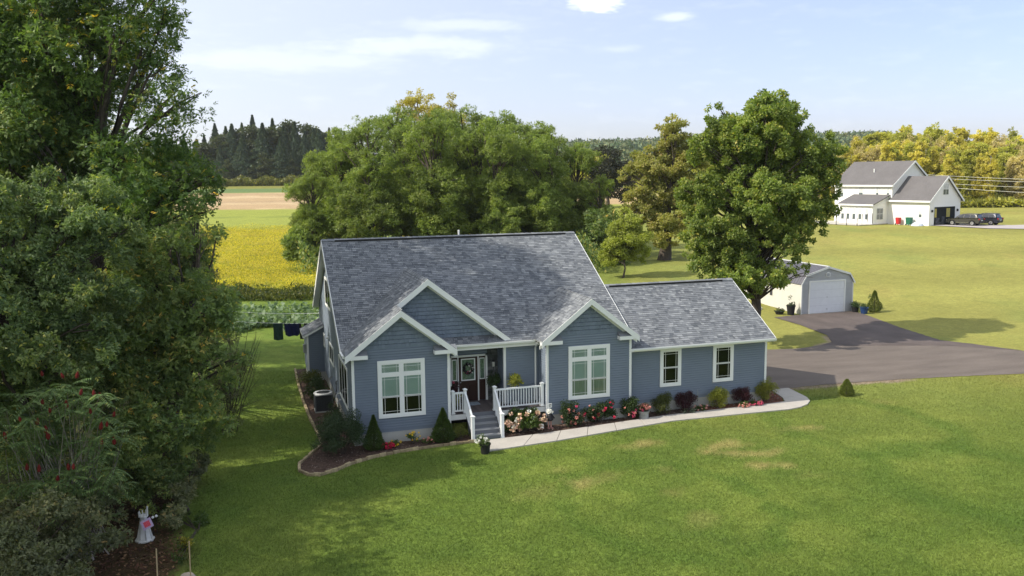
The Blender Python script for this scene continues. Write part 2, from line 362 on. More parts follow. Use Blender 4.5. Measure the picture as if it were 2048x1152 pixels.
a_ = t.nodes.new('ShaderNodeAttribute'); a_.attribute_name = 'col'; g_ = t.nodes.new('ShaderNodeNewGeometry'); src = a_.outputs['Color']
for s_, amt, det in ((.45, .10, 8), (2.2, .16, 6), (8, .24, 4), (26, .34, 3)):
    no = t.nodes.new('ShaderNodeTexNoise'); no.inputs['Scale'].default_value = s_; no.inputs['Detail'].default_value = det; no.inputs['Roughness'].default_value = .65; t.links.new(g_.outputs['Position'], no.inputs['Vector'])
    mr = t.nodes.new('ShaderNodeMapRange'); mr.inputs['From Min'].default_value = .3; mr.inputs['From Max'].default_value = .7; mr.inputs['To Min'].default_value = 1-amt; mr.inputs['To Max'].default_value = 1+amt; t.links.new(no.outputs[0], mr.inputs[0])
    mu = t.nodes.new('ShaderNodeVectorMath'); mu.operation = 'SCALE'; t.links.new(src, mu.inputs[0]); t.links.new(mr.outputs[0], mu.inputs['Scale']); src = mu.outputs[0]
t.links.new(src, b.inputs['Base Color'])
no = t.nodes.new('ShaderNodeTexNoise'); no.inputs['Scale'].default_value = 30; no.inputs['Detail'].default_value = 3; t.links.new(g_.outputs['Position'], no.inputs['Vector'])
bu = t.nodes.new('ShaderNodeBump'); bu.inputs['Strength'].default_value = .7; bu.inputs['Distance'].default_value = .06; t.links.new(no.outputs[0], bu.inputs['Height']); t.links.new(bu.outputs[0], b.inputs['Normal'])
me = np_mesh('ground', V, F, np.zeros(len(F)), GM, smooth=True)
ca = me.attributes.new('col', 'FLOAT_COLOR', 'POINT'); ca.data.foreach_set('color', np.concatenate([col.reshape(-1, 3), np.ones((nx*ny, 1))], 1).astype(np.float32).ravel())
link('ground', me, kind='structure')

def sheet(name, pts, z, m, thick=0.0, parent=None, kind='structure', sub=0):
    bm = bmesh.new(); vs = [bm.verts.new((p[0], p[1], z)) for p in pts]; f = bm.faces.new(vs); f.normal_update()
    if f.normal.z < 0: f.normal_flip()
    if thick:
        ex = bmesh.ops.extrude_face_region(bm, geom=[f]); bmesh.ops.translate(bm, verts=[q for q in ex['geom'] if isinstance(q, bmesh.types.BMVert)], vec=(0, 0, -thick)); bmesh.ops.recalc_face_normals(bm, faces=bm.faces)
    bmesh.ops.triangulate(bm, faces=bm.faces[:]); me = bpy.data.meshes.new(name); bm.to_mesh(me); bm.free(); me.materials.append(m)
    return link(name, me, parent, kind=kind)
ASPH = mat('asphalt', (.150, .124, .106), .9, .16, .9, .5, 120, fine=.22, fscale=40, stretch=(.35, 1.3, 1))
ASPD = mat('dark_asphalt', (.112, .090, .082), .9, .2, .9, .5, 120, fine=.25, fscale=40, stretch=(.9, .5, 1))  # darker asphalt tone with the maple's shadow put into the colour
def curve(pts, n=8):
    """closed Catmull-Rom for organic outlines"""
    o = []; k = len(pts)
    for i in range(k):
        p0, p1, p2, p3 = [np.array(pts[(i+j-1) % k], float) for j in range(4)]
        for s in range(n):
            u = s/n; o.append(tuple(.5*((2*p1)+(-p0+p2)*u+(2*p0-5*p1+4*p2-p3)*u*u+(-p0+3*p1-3*p2+p3)*u**3)))
    return o
wob = lambda p, a=.05: [(x+a*math.sin(y*7+x*3), y+a*math.sin(x*9+y*2)) for x, y in p]
def dens(p, s=.4):
    o = []
    for a, b in zip(p, p[1:]+p[:1]):
        n = max(1, int(math.hypot(b[0]-a[0], b[1]-a[1])/s)); o += [(a[0]+(b[0]-a[0])*i/n, a[1]+(b[1]-a[1])*i/n) for i in range(n)]
    return o
drive = [(19.9, 2.36), (22.5, 2.34), (23.8, 2.40), (26.1, 2.26), (29.1, 2.0), (33.4, 1.3), (36.2, .76), (46, -1.6), (62, -7), (64, -1), (50, 3.6), (41.4, 5.4), (39.4, 7.4), (38.2, 8.6), (33.0, 10.6), (31, 11.2), (29.2, 10.8), (27, 11.15), (19.9, 11.4)]
sheet('driveway', wob(dens(drive), .04), .02, ASPH)
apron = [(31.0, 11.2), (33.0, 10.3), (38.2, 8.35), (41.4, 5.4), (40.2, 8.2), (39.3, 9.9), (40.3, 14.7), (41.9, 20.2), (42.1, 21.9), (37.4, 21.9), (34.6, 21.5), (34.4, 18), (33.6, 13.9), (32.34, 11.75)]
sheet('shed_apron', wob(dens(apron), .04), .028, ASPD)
# concrete walk of cast slabs
CONC = mat('concrete', (.44, .41, .37), .9, .08, 1.2, .3, 60, fine=.08, fscale=30)
low = [(5.1, -2.35), (7.74, -2.12), (10, -1.72), (13.89, -1.05), (17.0, -1.08), (20.0, -1.15)]; upp = [(6.1, -1.05), (8, -.86), (10.2, -.62), (14.3, -.1), (17.1, -.02), (19.4, .02)]
def lerp_path(P, n):
    P = [Vector((p[0], p[1], 0)) for p in P]; L = [0]
    for a, b in zip(P, P[1:]): L.append(L[-1]+(b-a).length)
    o = []
    for i in range(n+1):
        s = L[-1]*i/n; k = max(j for j in range(len(L)-1) if L[j] <= s+1e-6); o.append(P[k].lerp(P[k+1], (s-L[k])/(L[k+1]-L[k])))
    return o
lo, up_ = lerp_path(low, 10), lerp_path(upp, 10)
wk = bpy.data.objects.new('walkway', None); COL.objects.link(wk); wk['kind'] = 'structure'
mb = MB()
def slab(poly):
    s = sum((Vector(p) for p in poly), Vector())/len(poly); mb = MB(); mb.prism([Vector(p)+(s-Vector(p)).normalized()*.012+Vector((0,0,-.05)) for p in poly], (0, 0, .105)); mb.build('slab', CONC, wk, bevel=.008)
lo[0] = Vector((4.95, -2.42, 0)); up_[0] = Vector((4.95, -1.02, 0))
for i in range(10): slab([lo[i], lo[i+1], up_[i+1], up_[i]])
arc = [(20.0, -1.15, 0), (20.7, -1.02, 0), (21.35, -.68, 0), (21.85, -.2, 0), (22.12, .4, 0), (22.22, 1.0, 0), (22.38, 2.3, 0)]
slab([(19.4, .02, 0), (20.0, -1.15, 0), (20.7, -1.02, 0), (21.35, -.68, 0), (20.62, .12, 0)]); slab([(20.62, .12, 0), (21.35, -.68, 0), (21.85, -.2, 0), (22.12, .4, 0), (22.18, .75, 0), (20.95, .75, 0)]); slab([(20.95, .75, 0), (22.18, .75, 0), (22.38, 2.3, 0), (21.35, 2.3, 0)])
# planting beds with mulch
MUL = mat('mulch', (.085, .052, .038), 1, .35, 6, .9, 40, fine=.4, fscale=40)
MULR = mat('red_mulch', (.16, .055, .03), 1, .35, 6, .9, 40, fine=.4, fscale=40)
sheet('mulch_bed', [(6.15, -.95), (8, -.8), (10.2, -.57), (14.3, -.05), (16.0, .0), (16.0, .6), (12.5, .6), (12.5, .15), (8.4, .15), (8.4, 1.2), (6.3, 1.2)], .035, MUL)
sheet('mulch_bed', [(16.0, .0), (17.1, .02), (19.4, .07), (20.6, .17), (20.93, .8), (21.3, 2.25), (19.95, 2.25), (19.95, .62), (16.0, .6)], .035, MULR)
lb = [(4.8, -1.0), (4.6, -1.03), (3.2, -1.08), (1.65, -1.3), (.5, -1.65), (-.44, -2.16), (-1.0, -2.7), (-1.66, -3.04), (-2.05, -2.9), (-2.35, -2.3), (-2.3, -1.5), (-1.85, -.6), (-1.3, .6), (-1.25, 1.5), (-1.32, 3), (-1.42, 4.7), (-1.5, 8.5), (-1.5, 12), (-1.44, 15.6), (-.0, 15.8), (-.0, .1), (4.85, .1)]
sheet('mulch_bed', lb, .03, MUL)
EDG = mat('edging', (.36, .29, .17), .9, .25, 9, .4, 60, tint=((.22, .17, .10), (.46, .37, .22)))
be = thing('bed_edging', 'low tan stone edging curving round the left front planting bed of the blue house', 'bed edging', (0, 0, 0))
path = [Vector((p[0], p[1], 0)) for p in lb[:19]]; ebm = [MB().box((-.13, -.05, -.03), (.13, .05, .1+.01*k), .2+.2*k).mesh('edging_stone', EDG) for k in range(4)]
for a, b in zip(path, path[1:]):
    n = max(1, round((b-a).length/.27))
    for i in range(n):
        p = a.lerp(b, (i+.5)/n); o = link('edging_stone', random.choice(ebm), be, p); o.rotation_euler = (random.uniform(-.05, .05), random.uniform(-.05, .05), math.atan2((b-a).y, (b-a).x)+random.uniform(-.08, .08))
# mulch chips and stones (uncountable)
def chips(name, poly_fn, n, m, rng, s=.05):
    P = poly_fn(n, rng); k = len(P); Nn = unit(rng.normal(size=(k, 3))*.5+np.array([0, 0, 1])); Dd = unit(rng.normal(size=(k, 3))*np.array([1, 1, .25]))
    V, F = leaf_quads(P, Nn, Dd, rng.uniform(.6, 1.5, k)*s, rng.uniform(.3, .7, k)*s); link(name, np_mesh(name, V, F, rng.uniform(0, 1, k), m), kind='stuff')
def inpoly(P, poly):
    x, y = P[:, 0], P[:, 1]; r = np.zeros(len(P), bool); n = len(poly)
    for i in range(n):
        x0, y0 = poly[i]; x1, y1 = poly[(i+1) % n]; c = ((y0 > y) != (y1 > y)) & (x < (x1-x0)*(y-y0)/((y1-y0) or 1e-9)+x0); r ^= c
    return r
def sampler(poly, z):
    bx = [p[0] for p in poly]; by = [p[1] for p in poly]
    def f(n, rng):
        P = np.stack([rng.uniform(min(bx), max(bx), n), rng.uniform(min(by), max(by), n), np.full(n, z)], 1); P = P[inpoly(P, poly)]; P[:, 2] += rng.uniform(0, .03, len(P)); return P
    return f
CHIP = mat('chip', None, .95, .2, 8, tint=((.035, .02, .015), (.12, .075, .055), (.30, .24, .20)))
rb = [(6.15, -.9), (8, -.75), (10.2, -.52), (14.3, 0), (17.1, .05), (19.4, .1), (20.6, .2), (20.9, .8), (21.2, 2.2), (19.95, 2.2), (19.95, .6), (12.5, .6), (12.5, .15), (8.4, .15), (8.4, 1.2), (6.3, 1.2)]
chips('mulch_chips', sampler(rb, .04), 9000, CHIP, np.random.default_rng(3), .07); chips('mulch_chips', sampler(lb, .035), 12000, CHIP, np.random.default_rng(4), .07)
chips('leaf_litter', sampler([(-13, -13), (-6.3, -12), (-6.1, -8), (-6.5, -4), (-7, -2.5), (-13, -2)], .0), 9000, mat('litter', None, .95, .2, 8, tint=((.03, .015, .01), (.11, .05, .03), (.20, .12, .06))), np.random.default_rng(5), .11)
#==PART2END
# ------------------------------------------------------------------ blue house
SID = mat('blue_siding', None, .62, .05, 1.3, tint=((.170, .206, .262), (.190, .229, .286)), spec=.35)
SHK = mat('shake_siding', None, .7, .08, 2, tint=((.150, .186, .236), (.182, .220, .276)))
TRIM = mat('white_trim', (.80, .81, .79), .5, .03, 1.5)
FND = mat('foundation', (.40, .40, .37), .9, .1, 1.2, .3, 40, fine=.06)
SHG = mat('shingle', None, .95, .10, .9, .4, 160, tint=((.086, .095, .110), (.155, .166, .183), (.218, .230, .246), (.305, .317, .330)), fine=.22, fscale=70)
DARK = mat('dark_interior', (.012, .014, .016), .9, .3, 2)
BLK = mat('black', (.015, .015, .017), .5)
SHD = mat('window_shade', (.50, .575, .56), .8, .04, 2); BLD = mat('blind', (.68, .73, .70), .6, .03)
CURT = mat('curtain', (.30, .34, .28), .9, .25, 5, stretch=(4, 4, .3))
GLS = glassmat('glass'); GLD = glassmat('dark_glass', (.30, .34, .34), .04)
DOORM = mat('door_brown', (.035, .014, .012), .35, .1, 2); DECK = mat('deck_board', None, .7, .1, 4, tint=((.085, .072, .075), (.125, .105, .105)), stretch=(4, 1, 1))
STEPM = mat('step_board', (.145, .155, .175), .7, .06, 3)
STONE = mat('veneer_stone', None, .9, .2, 5, .4, 30, tint=((.05, .055, .055), (.16, .165, .16)))
METG = mat('grey_metal', (.30, .31, .31), .45, .05, metal=.4)
house = thing('blue_house', 'blue single-storey house with grey shingle roof, two front gables and white porch railing', 'house', (0, 0, 0))
class Fr:
    def __init__(s, o, u, n): s.o = Vector((o[0], o[1], 0)); s.u = Vector((u[0], u[1], 0)); s.n = Vector((n[0], n[1], 0))
    def p(s, u, n, z): return s.o+s.u*u+s.n*n+Vector((0, 0, z))
    def box(s, mb, a, b, tint=.5):
        (u0, n0, z0), (u1, n1, z1) = a, b; P = s.p
        return mb.hexa([P(u0,n0,z0), P(u1,n0,z0), P(u1,n1,z0), P(u0,n1,z0), P(u0,n0,z1), P(u1,n0,z1), P(u1,n1,z1), P(u0,n1,z1)], tint)
def laps(par, fr, f0, f1, z0, z1, e=.109, m=SID, name='siding_board'):
    z = z0; last = None
    while z < z1-.01:
        a0, a1, b0, b1 = f0(z), f0(z+e), f1(z), f1(z+e)
        if b0-a0 < .06: break
        b1 = max(b1, a1+.01); ky = tuple(round(q, 3) for q in (a0, a1-a0, b0, b1-b0))
        if last is None or last[0] != ky:
            mb = MB(); P = fr.p; k = .74; am, bm_ = a0+(a1-a0)*k, b0+(b1-b0)*k; h = e*k
            mb.add([P(a0,-.01,0), P(b0,-.01,0), P(b0,.022,0), P(a0,.022,0), P(bm_,.020,h), P(am,.020,h), P(bm_,-.004,h+.004), P(am,-.004,h+.004), P(b1,-.005,e+.002), P(a1,-.005,e+.002)],
                   [(0,1,2,3), (3,2,4,5), (5,4,6,7), (7,6,8,9)], random.random())
            last = (ky, mb.mesh(name, m))
        link(name, last[1], par, (0, 0, z)); z += e
def shakes(par, fr, f0, f1, z0, z1, e=.175):
    mb = MB(); z = z0; P = fr.p
    while z < z1:
        a, b = f0(z+e*.3), f1(z+e*.3)
        if b-a < .05: break
        u = a
        while u < b-.01:
            w_ = min(random.uniform(.10, .19), b-u); g = .008; q = .030+random.uniform(0, .006)
            h = e*.82; mb.add([P(u,q,z), P(u+w_-g,q,z), P(u+w_-g,q-.008,z+h), P(u,q-.008,z+h), P(u+w_-g,-.006,z+h+.006), P(u,-.006,z+h+.006), P(u+w_-g,-.006,z+e+.004), P(u,-.006,z+e+.004), P(u,-.01,z), P(u+w_-g,-.01,z)], [(0,1,2,3), (3,2,4,5), (5,4,6,7), (8,9,1,0), (8,0,3,5,7), (1,9,6,4,2)], random.random()); u += w_
        z += e
    return mb.build('shakes', SHK, par, kind='stuff', fix=False)
S = .588; YE, ZE, YR, ZR = .892, 3.79, 8.0, 7.97      # main roof: eave and ridge
zm = lambda y: ZE+S*(y-YE)
# bodies and foundation
mb = MB(); g = .012
mb.box((g, g, .5), (4.05-g, 2.4, 3.86)); mb.box((6.86, 1.22+g, .5), (8.5, 2.5, 3.75)); mb.box((8.44+g, .18+g, .5), (12.5-g, 2.5, 3.86)); mb.box((g, 2.27, .5), (12.5-g, 14.8, 3.6)); mb.box((12.49, .63+g, .5), (19.85-g, 7.6, 3.1))
mb.prism([(g, 2.3, 3.5), (g, 14.8, 3.5), (g, 14.8, 3.62), (g, 8, 7.78), (g, 2.3, 4.42)], (12.47, 0, 0))
mb.prism([(12.49, .66, 3.0), (12.49, 7.58, 3.0), (12.49, 4.1, 5.35)], (7.34, 0, 0)); mb.build('wall', SID, house)
mb = MB()
for a, b in (((.03, .03), (4.02, 3)), ((4.0, 2.3), (8.5, 4)), ((8.47, .21), (12.47, 3)), ((.03, 3), (12.47, 14.77)), ((12.4, .66), (19.82, 7.57)), ((-.88, 12.45), (.1, 14.4))): mb.box((*a, -.3), (*b, .66))
mb.build('foundation', FND, house)
FL = Fr((0, 0), (1, 0), (0, -1)); FR_ = Fr((0, .18), (1, 0), (0, -1)); FC = Fr((0, 1.22), (1, 0), (0, -1)); FB = Fr((0, 2.26), (1, 0), (0, -1)); FWg = Fr((0, .63), (1, 0), (0, -1)); FS = Fr((0, 14.8), (0, -1), (-1, 0))
GS = .772; AL, ALZ = 2.02, 5.60; AR, ARZ = 10.46, 5.61; AU, AUZ = 3.42, 6.68
c_ = lambda v: (lambda z: v)
laps(house, FL, c_(.0), c_(4.05), .637, 4.04); laps(house, FR_, c_(8.44), c_(12.5), .637, 4.04); laps(house, FC, c_(6.84), c_(8.44), .637, 3.7); laps(house, FWg, c_(12.5), c_(19.85), .637, 3.15)
laps(house, FB, c_(4.05), c_(6.84), .9, 3.6)
laps(house, Fr((6.84, 1.22), (0, 1), (-1, 0)), c_(0), c_(1.04), .9, 3.6); laps(house, Fr((8.44, .18), (0, 1), (-1, 0)), c_(0), c_(1.04), .637, 3.75)
yb = lambda z: max(0, (z-ZE+.10)/S+YE)
laps(house, FS, lambda z: max(0, 14.8-(2*YR-yb(z))) if z > 3.6 else 0, lambda z: 14.8-yb(z) if z > 3.6 else 14.8, .637, 7.8)
laps(house, Fr((19.85, 0), (0, 1), (1, 0)), lambda z: .63 if z < 3.1 else .63+(z-3.1)/.6, lambda z: 7.6 if z < 3.1 else 7.6-(z-3.1)/.6, .637, 5.1)
tri = lambda c, zt, s: (lambda z: c-(zt-z)/GS+s, lambda z: c+(zt-z)/GS-s)
a, b = tri(AL, ALZ-.1, .0); shakes(house, FL, lambda z: max(0, a(z)), lambda z: min(4.05, b(z)), 4.05, ALZ)
a2, b2 = tri(AR, ARZ-.1, .0); shakes(house, FR_, lambda z: max(8.44, a2(z)), lambda z: min(12.5, b2(z)), 4.05, ARZ)
FU = Fr((0, 1.32), (1, 0), (0, -1)); a3, b3 = tri(AU, AUZ-.1, 0); shakes(house, FU, a3, b3, 4.06, AUZ)
mb = MB(); mb.prism([(0, .012, 3.8), (4.05, .012, 3.8), (4.05, .012, 3.99), (AL, .012, ALZ-.12), (0, .012, 3.99)], (0, 2, 0)); mb.prism([(8.44, .19, 3.8), (12.5, .19, 3.8), (12.5, .19, 3.99), (AR, .19, ARZ-.12), (8.44, .19, 3.99)], (0, 2.5, 0))
mb.prism([(a3(4.0)+.05, 1.33, 4.0), (b3(4.0)-.05, 1.33, 4.0), (AU, 1.33, AUZ-.13)], (0, 3, 0)); mb.build('gable_wall', SHK, house)
# corner trims
for x0, y0, z0, z1 in ((-.02, -.03, .62, 3.78), (3.97, -.03, .62, 3.78), (8.43, .15, .62, 3.78), (12.41, .15, .62, 3.78), (19.78, .60, .62, 3.14), (6.80, 1.19, .88, 3.62)):
    MB().box((x0, y0, z0), (x0+.11, y0+.10, z1)).build('corner_trim', TRIM, house)
MB().box((3.96, -.028, 3.0), (4.08, .05, .0)).build('corner_trim', TRIM, house)
# roof planes: (origin at eave, u, v upslope) polygon in u,v
def plane(o, u, v, poly, roofpart, th=.13):
    o = Vector(o); u = Vector(u).normalized(); v = Vector(v).normalized(); n = u.cross(v).normalized()
    if n.z < 0: n = -n
    MB().prism([o+u*a+v*b-n*.004 for a, b in poly], -n*th).build('roof_deck', TRIM, roofpart); return (o, u, v, n, poly)
roof = MB().box((.5, 8, 7.2), (12, 8.05, 7.5)).build('roof', SHG, house)
L0, L1 = -.32, 12.83; v_ = (0, 1, S); vl = math.hypot(YR-YE, ZR-ZE)
PL = [plane((0, YE, ZE), (1, 0, 0), v_, [(L0, 0), (L1, 0), (L1, vl), (L0, vl)], roof),
      plane((0, 2*YR-YE, ZE), (1, 0, 0), (0, -1, S), [(L0, 0), (L1, 0), (L1, vl), (L0, vl)], roof)]
SW = (5.58-3.2)/(4.1-.123); vw = math.hypot(4.1-.123, 2.38)
PL += [plane((0, .123, 3.2), (1, 0, 0), (0, 1, SW), [(12.50, 0), (20.02, 0), (20.02, vw), (12.50, vw)], roof), plane((0, 8.077, 3.2), (1, 0, 0), (0, -1, SW), [(12.5, 0), (20.02, 0), (20.02, vw), (12.5, vw)], roof)]
gl_ = math.hypot(1, GS)
def gplane(xe, side, y0, pts):
    """gable slope; eave line along y at xe; pts (x,y)"""
    o = (xe, 0, 3.82); return plane(o, (0, 1, 0), (side, 0, GS), [(y, abs(x-xe)*gl_) for x, y in pts], roof, .11)
xl = -.29; yv = lambda z: (z-ZE)/S+YE
PL.append(gplane(xl, 1, 0, [(xl, -.3), (2.02, -.3), (2.02, .95), (AU, .95), (AU, yv(AUZ)), (xl, .95)]))
PL.append(gplane(4.34, -1, 0, [(4.34, -.3), (4.34, 1.0), (3.9, 1.32), (2.02, 1.32), (2.02, -.3)]))
PL.append(gplane(7.12, -1, 0, [(7.05, .95), (7.05, 1.05), (AU, yv(AUZ)), (AU, .95)]))
xr0, xr1 = AR-2.32, AR+2.32
PL.append(gplane(xr0, 1, 0, [(xr0, -.12), (AR, -.12), (AR, yv(ARZ)), (xr0, .95)])); PL.append(gplane(xr1, -1, 0, [(xr1, -.12), (xr1, .95), (AR, yv(ARZ)), (AR, -.12)]))
def clip_row(poly, v):
    xs_ = []
    for (a, b), (c, d) in zip(poly, poly[1:]+poly[:1]):
        if (b > v) != (d > v): xs_.append(a+(v-b)*(c-a)/(d-b))
    xs_.sort(); return list(zip(xs_[::2], xs_[1::2]))
tabs = []; WQ = [.10, .15, .21, .28]
for pi, (o, u, v, n, poly) in enumerate(PL):
    if pi in (1, 3): continue
    vm = max(q[1] for q in poly); r = 0; e = .142
    while r*e < vm-.02:
        for a, b in clip_row(poly, min(vm-.005, r*e+e*.5)):
            x = a; base = random.uniform(-.05, .05)
            while x < b-.005:
                w_ = random.choice(WQ); full = x+w_ <= b; w2 = w_ if full else b-x
                tq = random.choice((0, 1, 1, 2, 2, 3)); P = o+u*x+v*(r*e); tabs.append(((P-Vector(CAM)).length if full else 1e9, P, u, v, n, w2, WQ.index(w_), tq, base, r*e+e <= vm)); x += w2
        r += 1
# rear slopes get coarse courses (unseen side)
for pi in (1, 3):
    o, u, v, n, poly = PL[pi]; vm = max(q[1] for q in poly); x0 = min(q[0] for q in poly); x1 = max(q[0] for q in poly)
    for r in range(int(vm/.142)): tabs.append((1e9, o+u*x0+v*(r*.142), u, v, n, x1-x0, 0, 2, 0, True))
tabs.sort(key=lambda q: q[0]); e = .142
def tabgeo(mb, O, u, v, n, w_, th, tint):
    g = .004; O = Vector(O); mb.hexa([O+u*g, O+u*(w_-g), O+u*(w_-g)+v*(e+.01), O+u*g+v*(e+.01), O+u*g+n*th, O+u*(w_-g)+n*th, O+u*(w_-g)+v*(e+.01)+n*.004, O+u*g+v*(e+.01)+n*.004], tint)
TQ = [.16, .36, .52, .78]; tm = {}
for k, q in enumerate(tabs[:300]):
    _, P, u, v, n, w_, wi, tq, base, _f = q; ky = (wi, tq)
    if ky not in tm:
        mb = MB(); tabgeo(mb, (0,0,0), Vector((1,0,0)), Vector((0,1,0)), Vector((0,0,1)), w_, .014+.008*(tq % 2), TQ[tq]); tm[ky] = mb.mesh('shingle', SHG)
    nn = u.cross(v); uu = u
    o = link('shingle', tm[ky], roof)
    if nn.z < 0:   # left-handed plane: run the tab from its other end
        uu = -u; nn = uu.cross(v); P = P+u*w_
    M = Matrix.Identity(4)
    for i in range(3): M[i][0] = uu[i]; M[i][1] = v[i]; M[i][2] = nn[i]; M[i][3] = P[i]
    o.matrix_local = M
mb = MB()
for q in tabs[300:]:
    _, P, u, v, n, w_, wi, tq, base, _f = q; tabgeo(mb, P, u, v, n, w_, .014+.008*(tq % 2), max(0, min(1, TQ[tq]+base+random.uniform(-.08, .08))))
mb.build('shingles', SHG, roof, kind='stuff', fix=True)
def ridge(a, b, s, L=.235, lift=.0, w_=.15):
    a, b = Vector(a), Vector(b); d = (b-a).normalized(); r = Vector((0,0,1)).cross(d).normalized(); n = max(1, round((b-a).length/L)); l = (b-a).length/n
    P = lambda t, q, z: d*t+r*q+Vector((0, 0, z-abs(q)*s)); ms = []
    for k in range(3):
        mb = MB(); h = .03; h2 = .012
        for sg in (1, -1): mb.hexa([P(0,0,-.01), P(l,0,-.01), P(l,sg*w_,-.01), P(0,sg*w_,-.01), P(0,0,h), P(l*1.02,0,h2), P(l*1.02,sg*w_,h2), P(0,sg*w_,h)], (.45, .6, .75)[k])
        ms.append(mb.mesh('ridge_cap', SHG))
    for i in range(n): link('ridge_cap', random.choice(ms), roof, a+d*l*i+Vector((0, 0, lift)))
ridge((L0, YR, ZR), (L1, YR, ZR), S, .3, .045); ridge((12.9, 4.1, 5.58), (20.02, 4.1, 5.58), SW, .3, .045)
ridge((AL, -.27, ALZ), (AL, 1.1, ALZ), GS, .35, .02); ridge((AU, .95, AUZ), (AU, yv(AUZ), AUZ), GS, .4, .02); ridge((AR, -.09, ARZ), (AR, yv(ARZ), ARZ), GS, .4, .02)
MB().box((.3, YR-.16, ZR-.11), (12.3, YR+.16, ZR+.012)).build('ridge_vent', BLK, roof); MB().box((13.1, 3.94, 5.47), (19.4, 4.26, 5.592)).build('ridge_vent', BLK, roof)
MB().tube([(6.7, 8.6, 7.5), (6.7, 8.6, 8.25)], .05, 8).build('vent_pipe', TRIM, roof)
# rake boards, eave boards and returns
def rake(par, a, b, y0, y1, h=.2, name='rake_board'):
    a, b = Vector(a), Vector(b); d = (b-a).normalized(); n = Vector((0,0,1))-d*d.z; n.normalize()
    mb = MB(); q0, q1 = Vector((0, y0, 0)), Vector((0, y1, 0)); dn = -n*h
    dn = Vector((0, 0, -h/max(.3, n.z))); mb.hexa([a+q0+dn, b+q0+dn, b+q1+dn, a+q1+dn, a+q0, b+q0, b+q1, a+q1]); return mb.build(name, TRIM, par)
def gable_trim(xa, za, xe0, xe1, yf, yw, left=True):
    for xe in ((xe0, xe1) if left else (xe1,)):
        ze = za-abs(xe-xa)*GS; sx = .0
        rake(roof, (xe, 0, ze+.012), (xa, 0, za+.012), yf-.025, yf+.004, .21)
        rake(roof, (xe, 0, ze-.20), (xa, 0, za-.20), yw-.045, yw+.01, .11, 'frieze_board')
gable_trim(AL, ALZ, xl, 4.34, -.3, 0); gable_trim(AR, ARZ, xr0, xr1, -.12, .18)
rake(roof, (2.0, 0, AUZ-(AU-2.0)*GS+.012), (AU, 0, AUZ+.012), .925, .954, .21); rake(roof, (7.05, 0, AUZ-(7.05-AU)*GS+.012), (AU, 0, AUZ+.012), .925, .954, .21)
rake(roof, (6.9, 0, AUZ-(6.9-AU)*GS-.20), (AU, 0, AUZ-.20), 1.26, 1.33, .11, 'frieze_board'); rake(roof, (2.2, 0, AUZ-(AU-2.2)*GS-.20), (AU, 0, AUZ-.20), 1.26, 1.33, .11, 'frieze_board')
def ret(x0, x1, y0, y1):
    mb = MB(); mb.box((x0, y0, 3.69), (x1, y1, 3.85)); mb.build('eave_return', TRIM, roof)
    MB().prism([(x0, y0, 3.855), (x0, y1, 3.855), (x0, y1, 4.03)], (x1-x0, 0, 0)).build('return_roof', SHG, roof)
ret(xl+.01, .62, -.318, -.03); ret(3.38, 4.33, -.318, -.03); ret(xr0+.01, AR-1.36, -.138, .15); ret(AR+1.36, xr1-.01, -.138, .15)
for x in (L0, L1):
    for sg in (1, -1):
        y0, y1 = (YE, YR) if sg == 1 else (2*YR-YE, YR); n = Vector((0, -S*sg, 1)).normalized(); A = Vector((x, y0, ZE)); B = Vector((x, y1, ZR)); sx = -1 if x < 0 else 1
        MB().hexa([A-n*.22, B-n*.22, B-n*.22+Vector((.03*sx,0,0)), A-n*.22+Vector((.03*sx,0,0)), A+n*.012, B+n*.012, B+n*.012+Vector((.03*sx,0,0)), A+n*.012+Vector((.03*sx,0,0))]).build('rake_board', TRIM, roof)
x = 20.02
for sg in (1, -1):
    y0 = .123 if sg == 1 else 8.077; n = Vector((0, -SW*sg, 1)).normalized(); A = Vector((x, y0, 3.2)); B = Vector((x, 4.1, 5.58))
    MB().hexa([A-n*.18, B-n*.18, B-n*.18+Vector((.03,0,0)), A-n*.18+Vector((.03,0,0)), A+n*.012, B+n*.012, B+n*.012+Vector((.03,0,0)), A+n*.012+Vector((.03,0,0))]).build('rake_board', TRIM, roof)
def gutter(x0, x1, y, z, par=house):
    MB().prism([(x0, y-.125, z), (x0, y-.115, z-.07), (x0, y-.07, z-.125), (x0, y, z-.125), (x0, y, z-.11), (x0, y-.065, z-.11), (x0, y-.105, z-.065), (x0, y-.112, z)], (x1-x0, 0, 0)).build('gutter', TRIM, par)
gutter(4.36, xr0-.0, YE, ZE-.01); gutter(12.55, 20.02, .123, 3.19); MB().prism([(xl+.02, .0, 3.83), (xl-.09, .0, 3.83), (xl-.06, .0, 3.72), (xl+.02, 0, 3.72)], (0, .95, 0)).build('gutter', TRIM, house)
MB().box((4.05, YE+.03, 3.52), (8.44, YE+.3, ZE-.13)).build('porch_beam', TRIM, house); MB().box((4.05, YE+.0, ZE-.16), (8.3, 2.26, ZE-.13)).build('soffit', TRIM, house)
MB().box((12.5, .135, 3.05), (20.0, .62, 3.08)).build('soffit', TRIM, house); MB().box((12.5, .124, 3.04), (20.0, .15, 3.18)).build('fascia', TRIM, house)
MB().box((4.05, 1.2, 3.5), (6.86, 2.26, 3.63)).build('porch_ceiling', mat('shade_soffit', (.5, .5, .5), .8), house)
mb = MB(); mb.tube([(8.28, .83, 3.68), (8.28, 1.0, 3.5), (8.28, 1.14, 3.4), (8.28, 1.14, .98)], .045, 4); mb.build('downspout', TRIM, house)
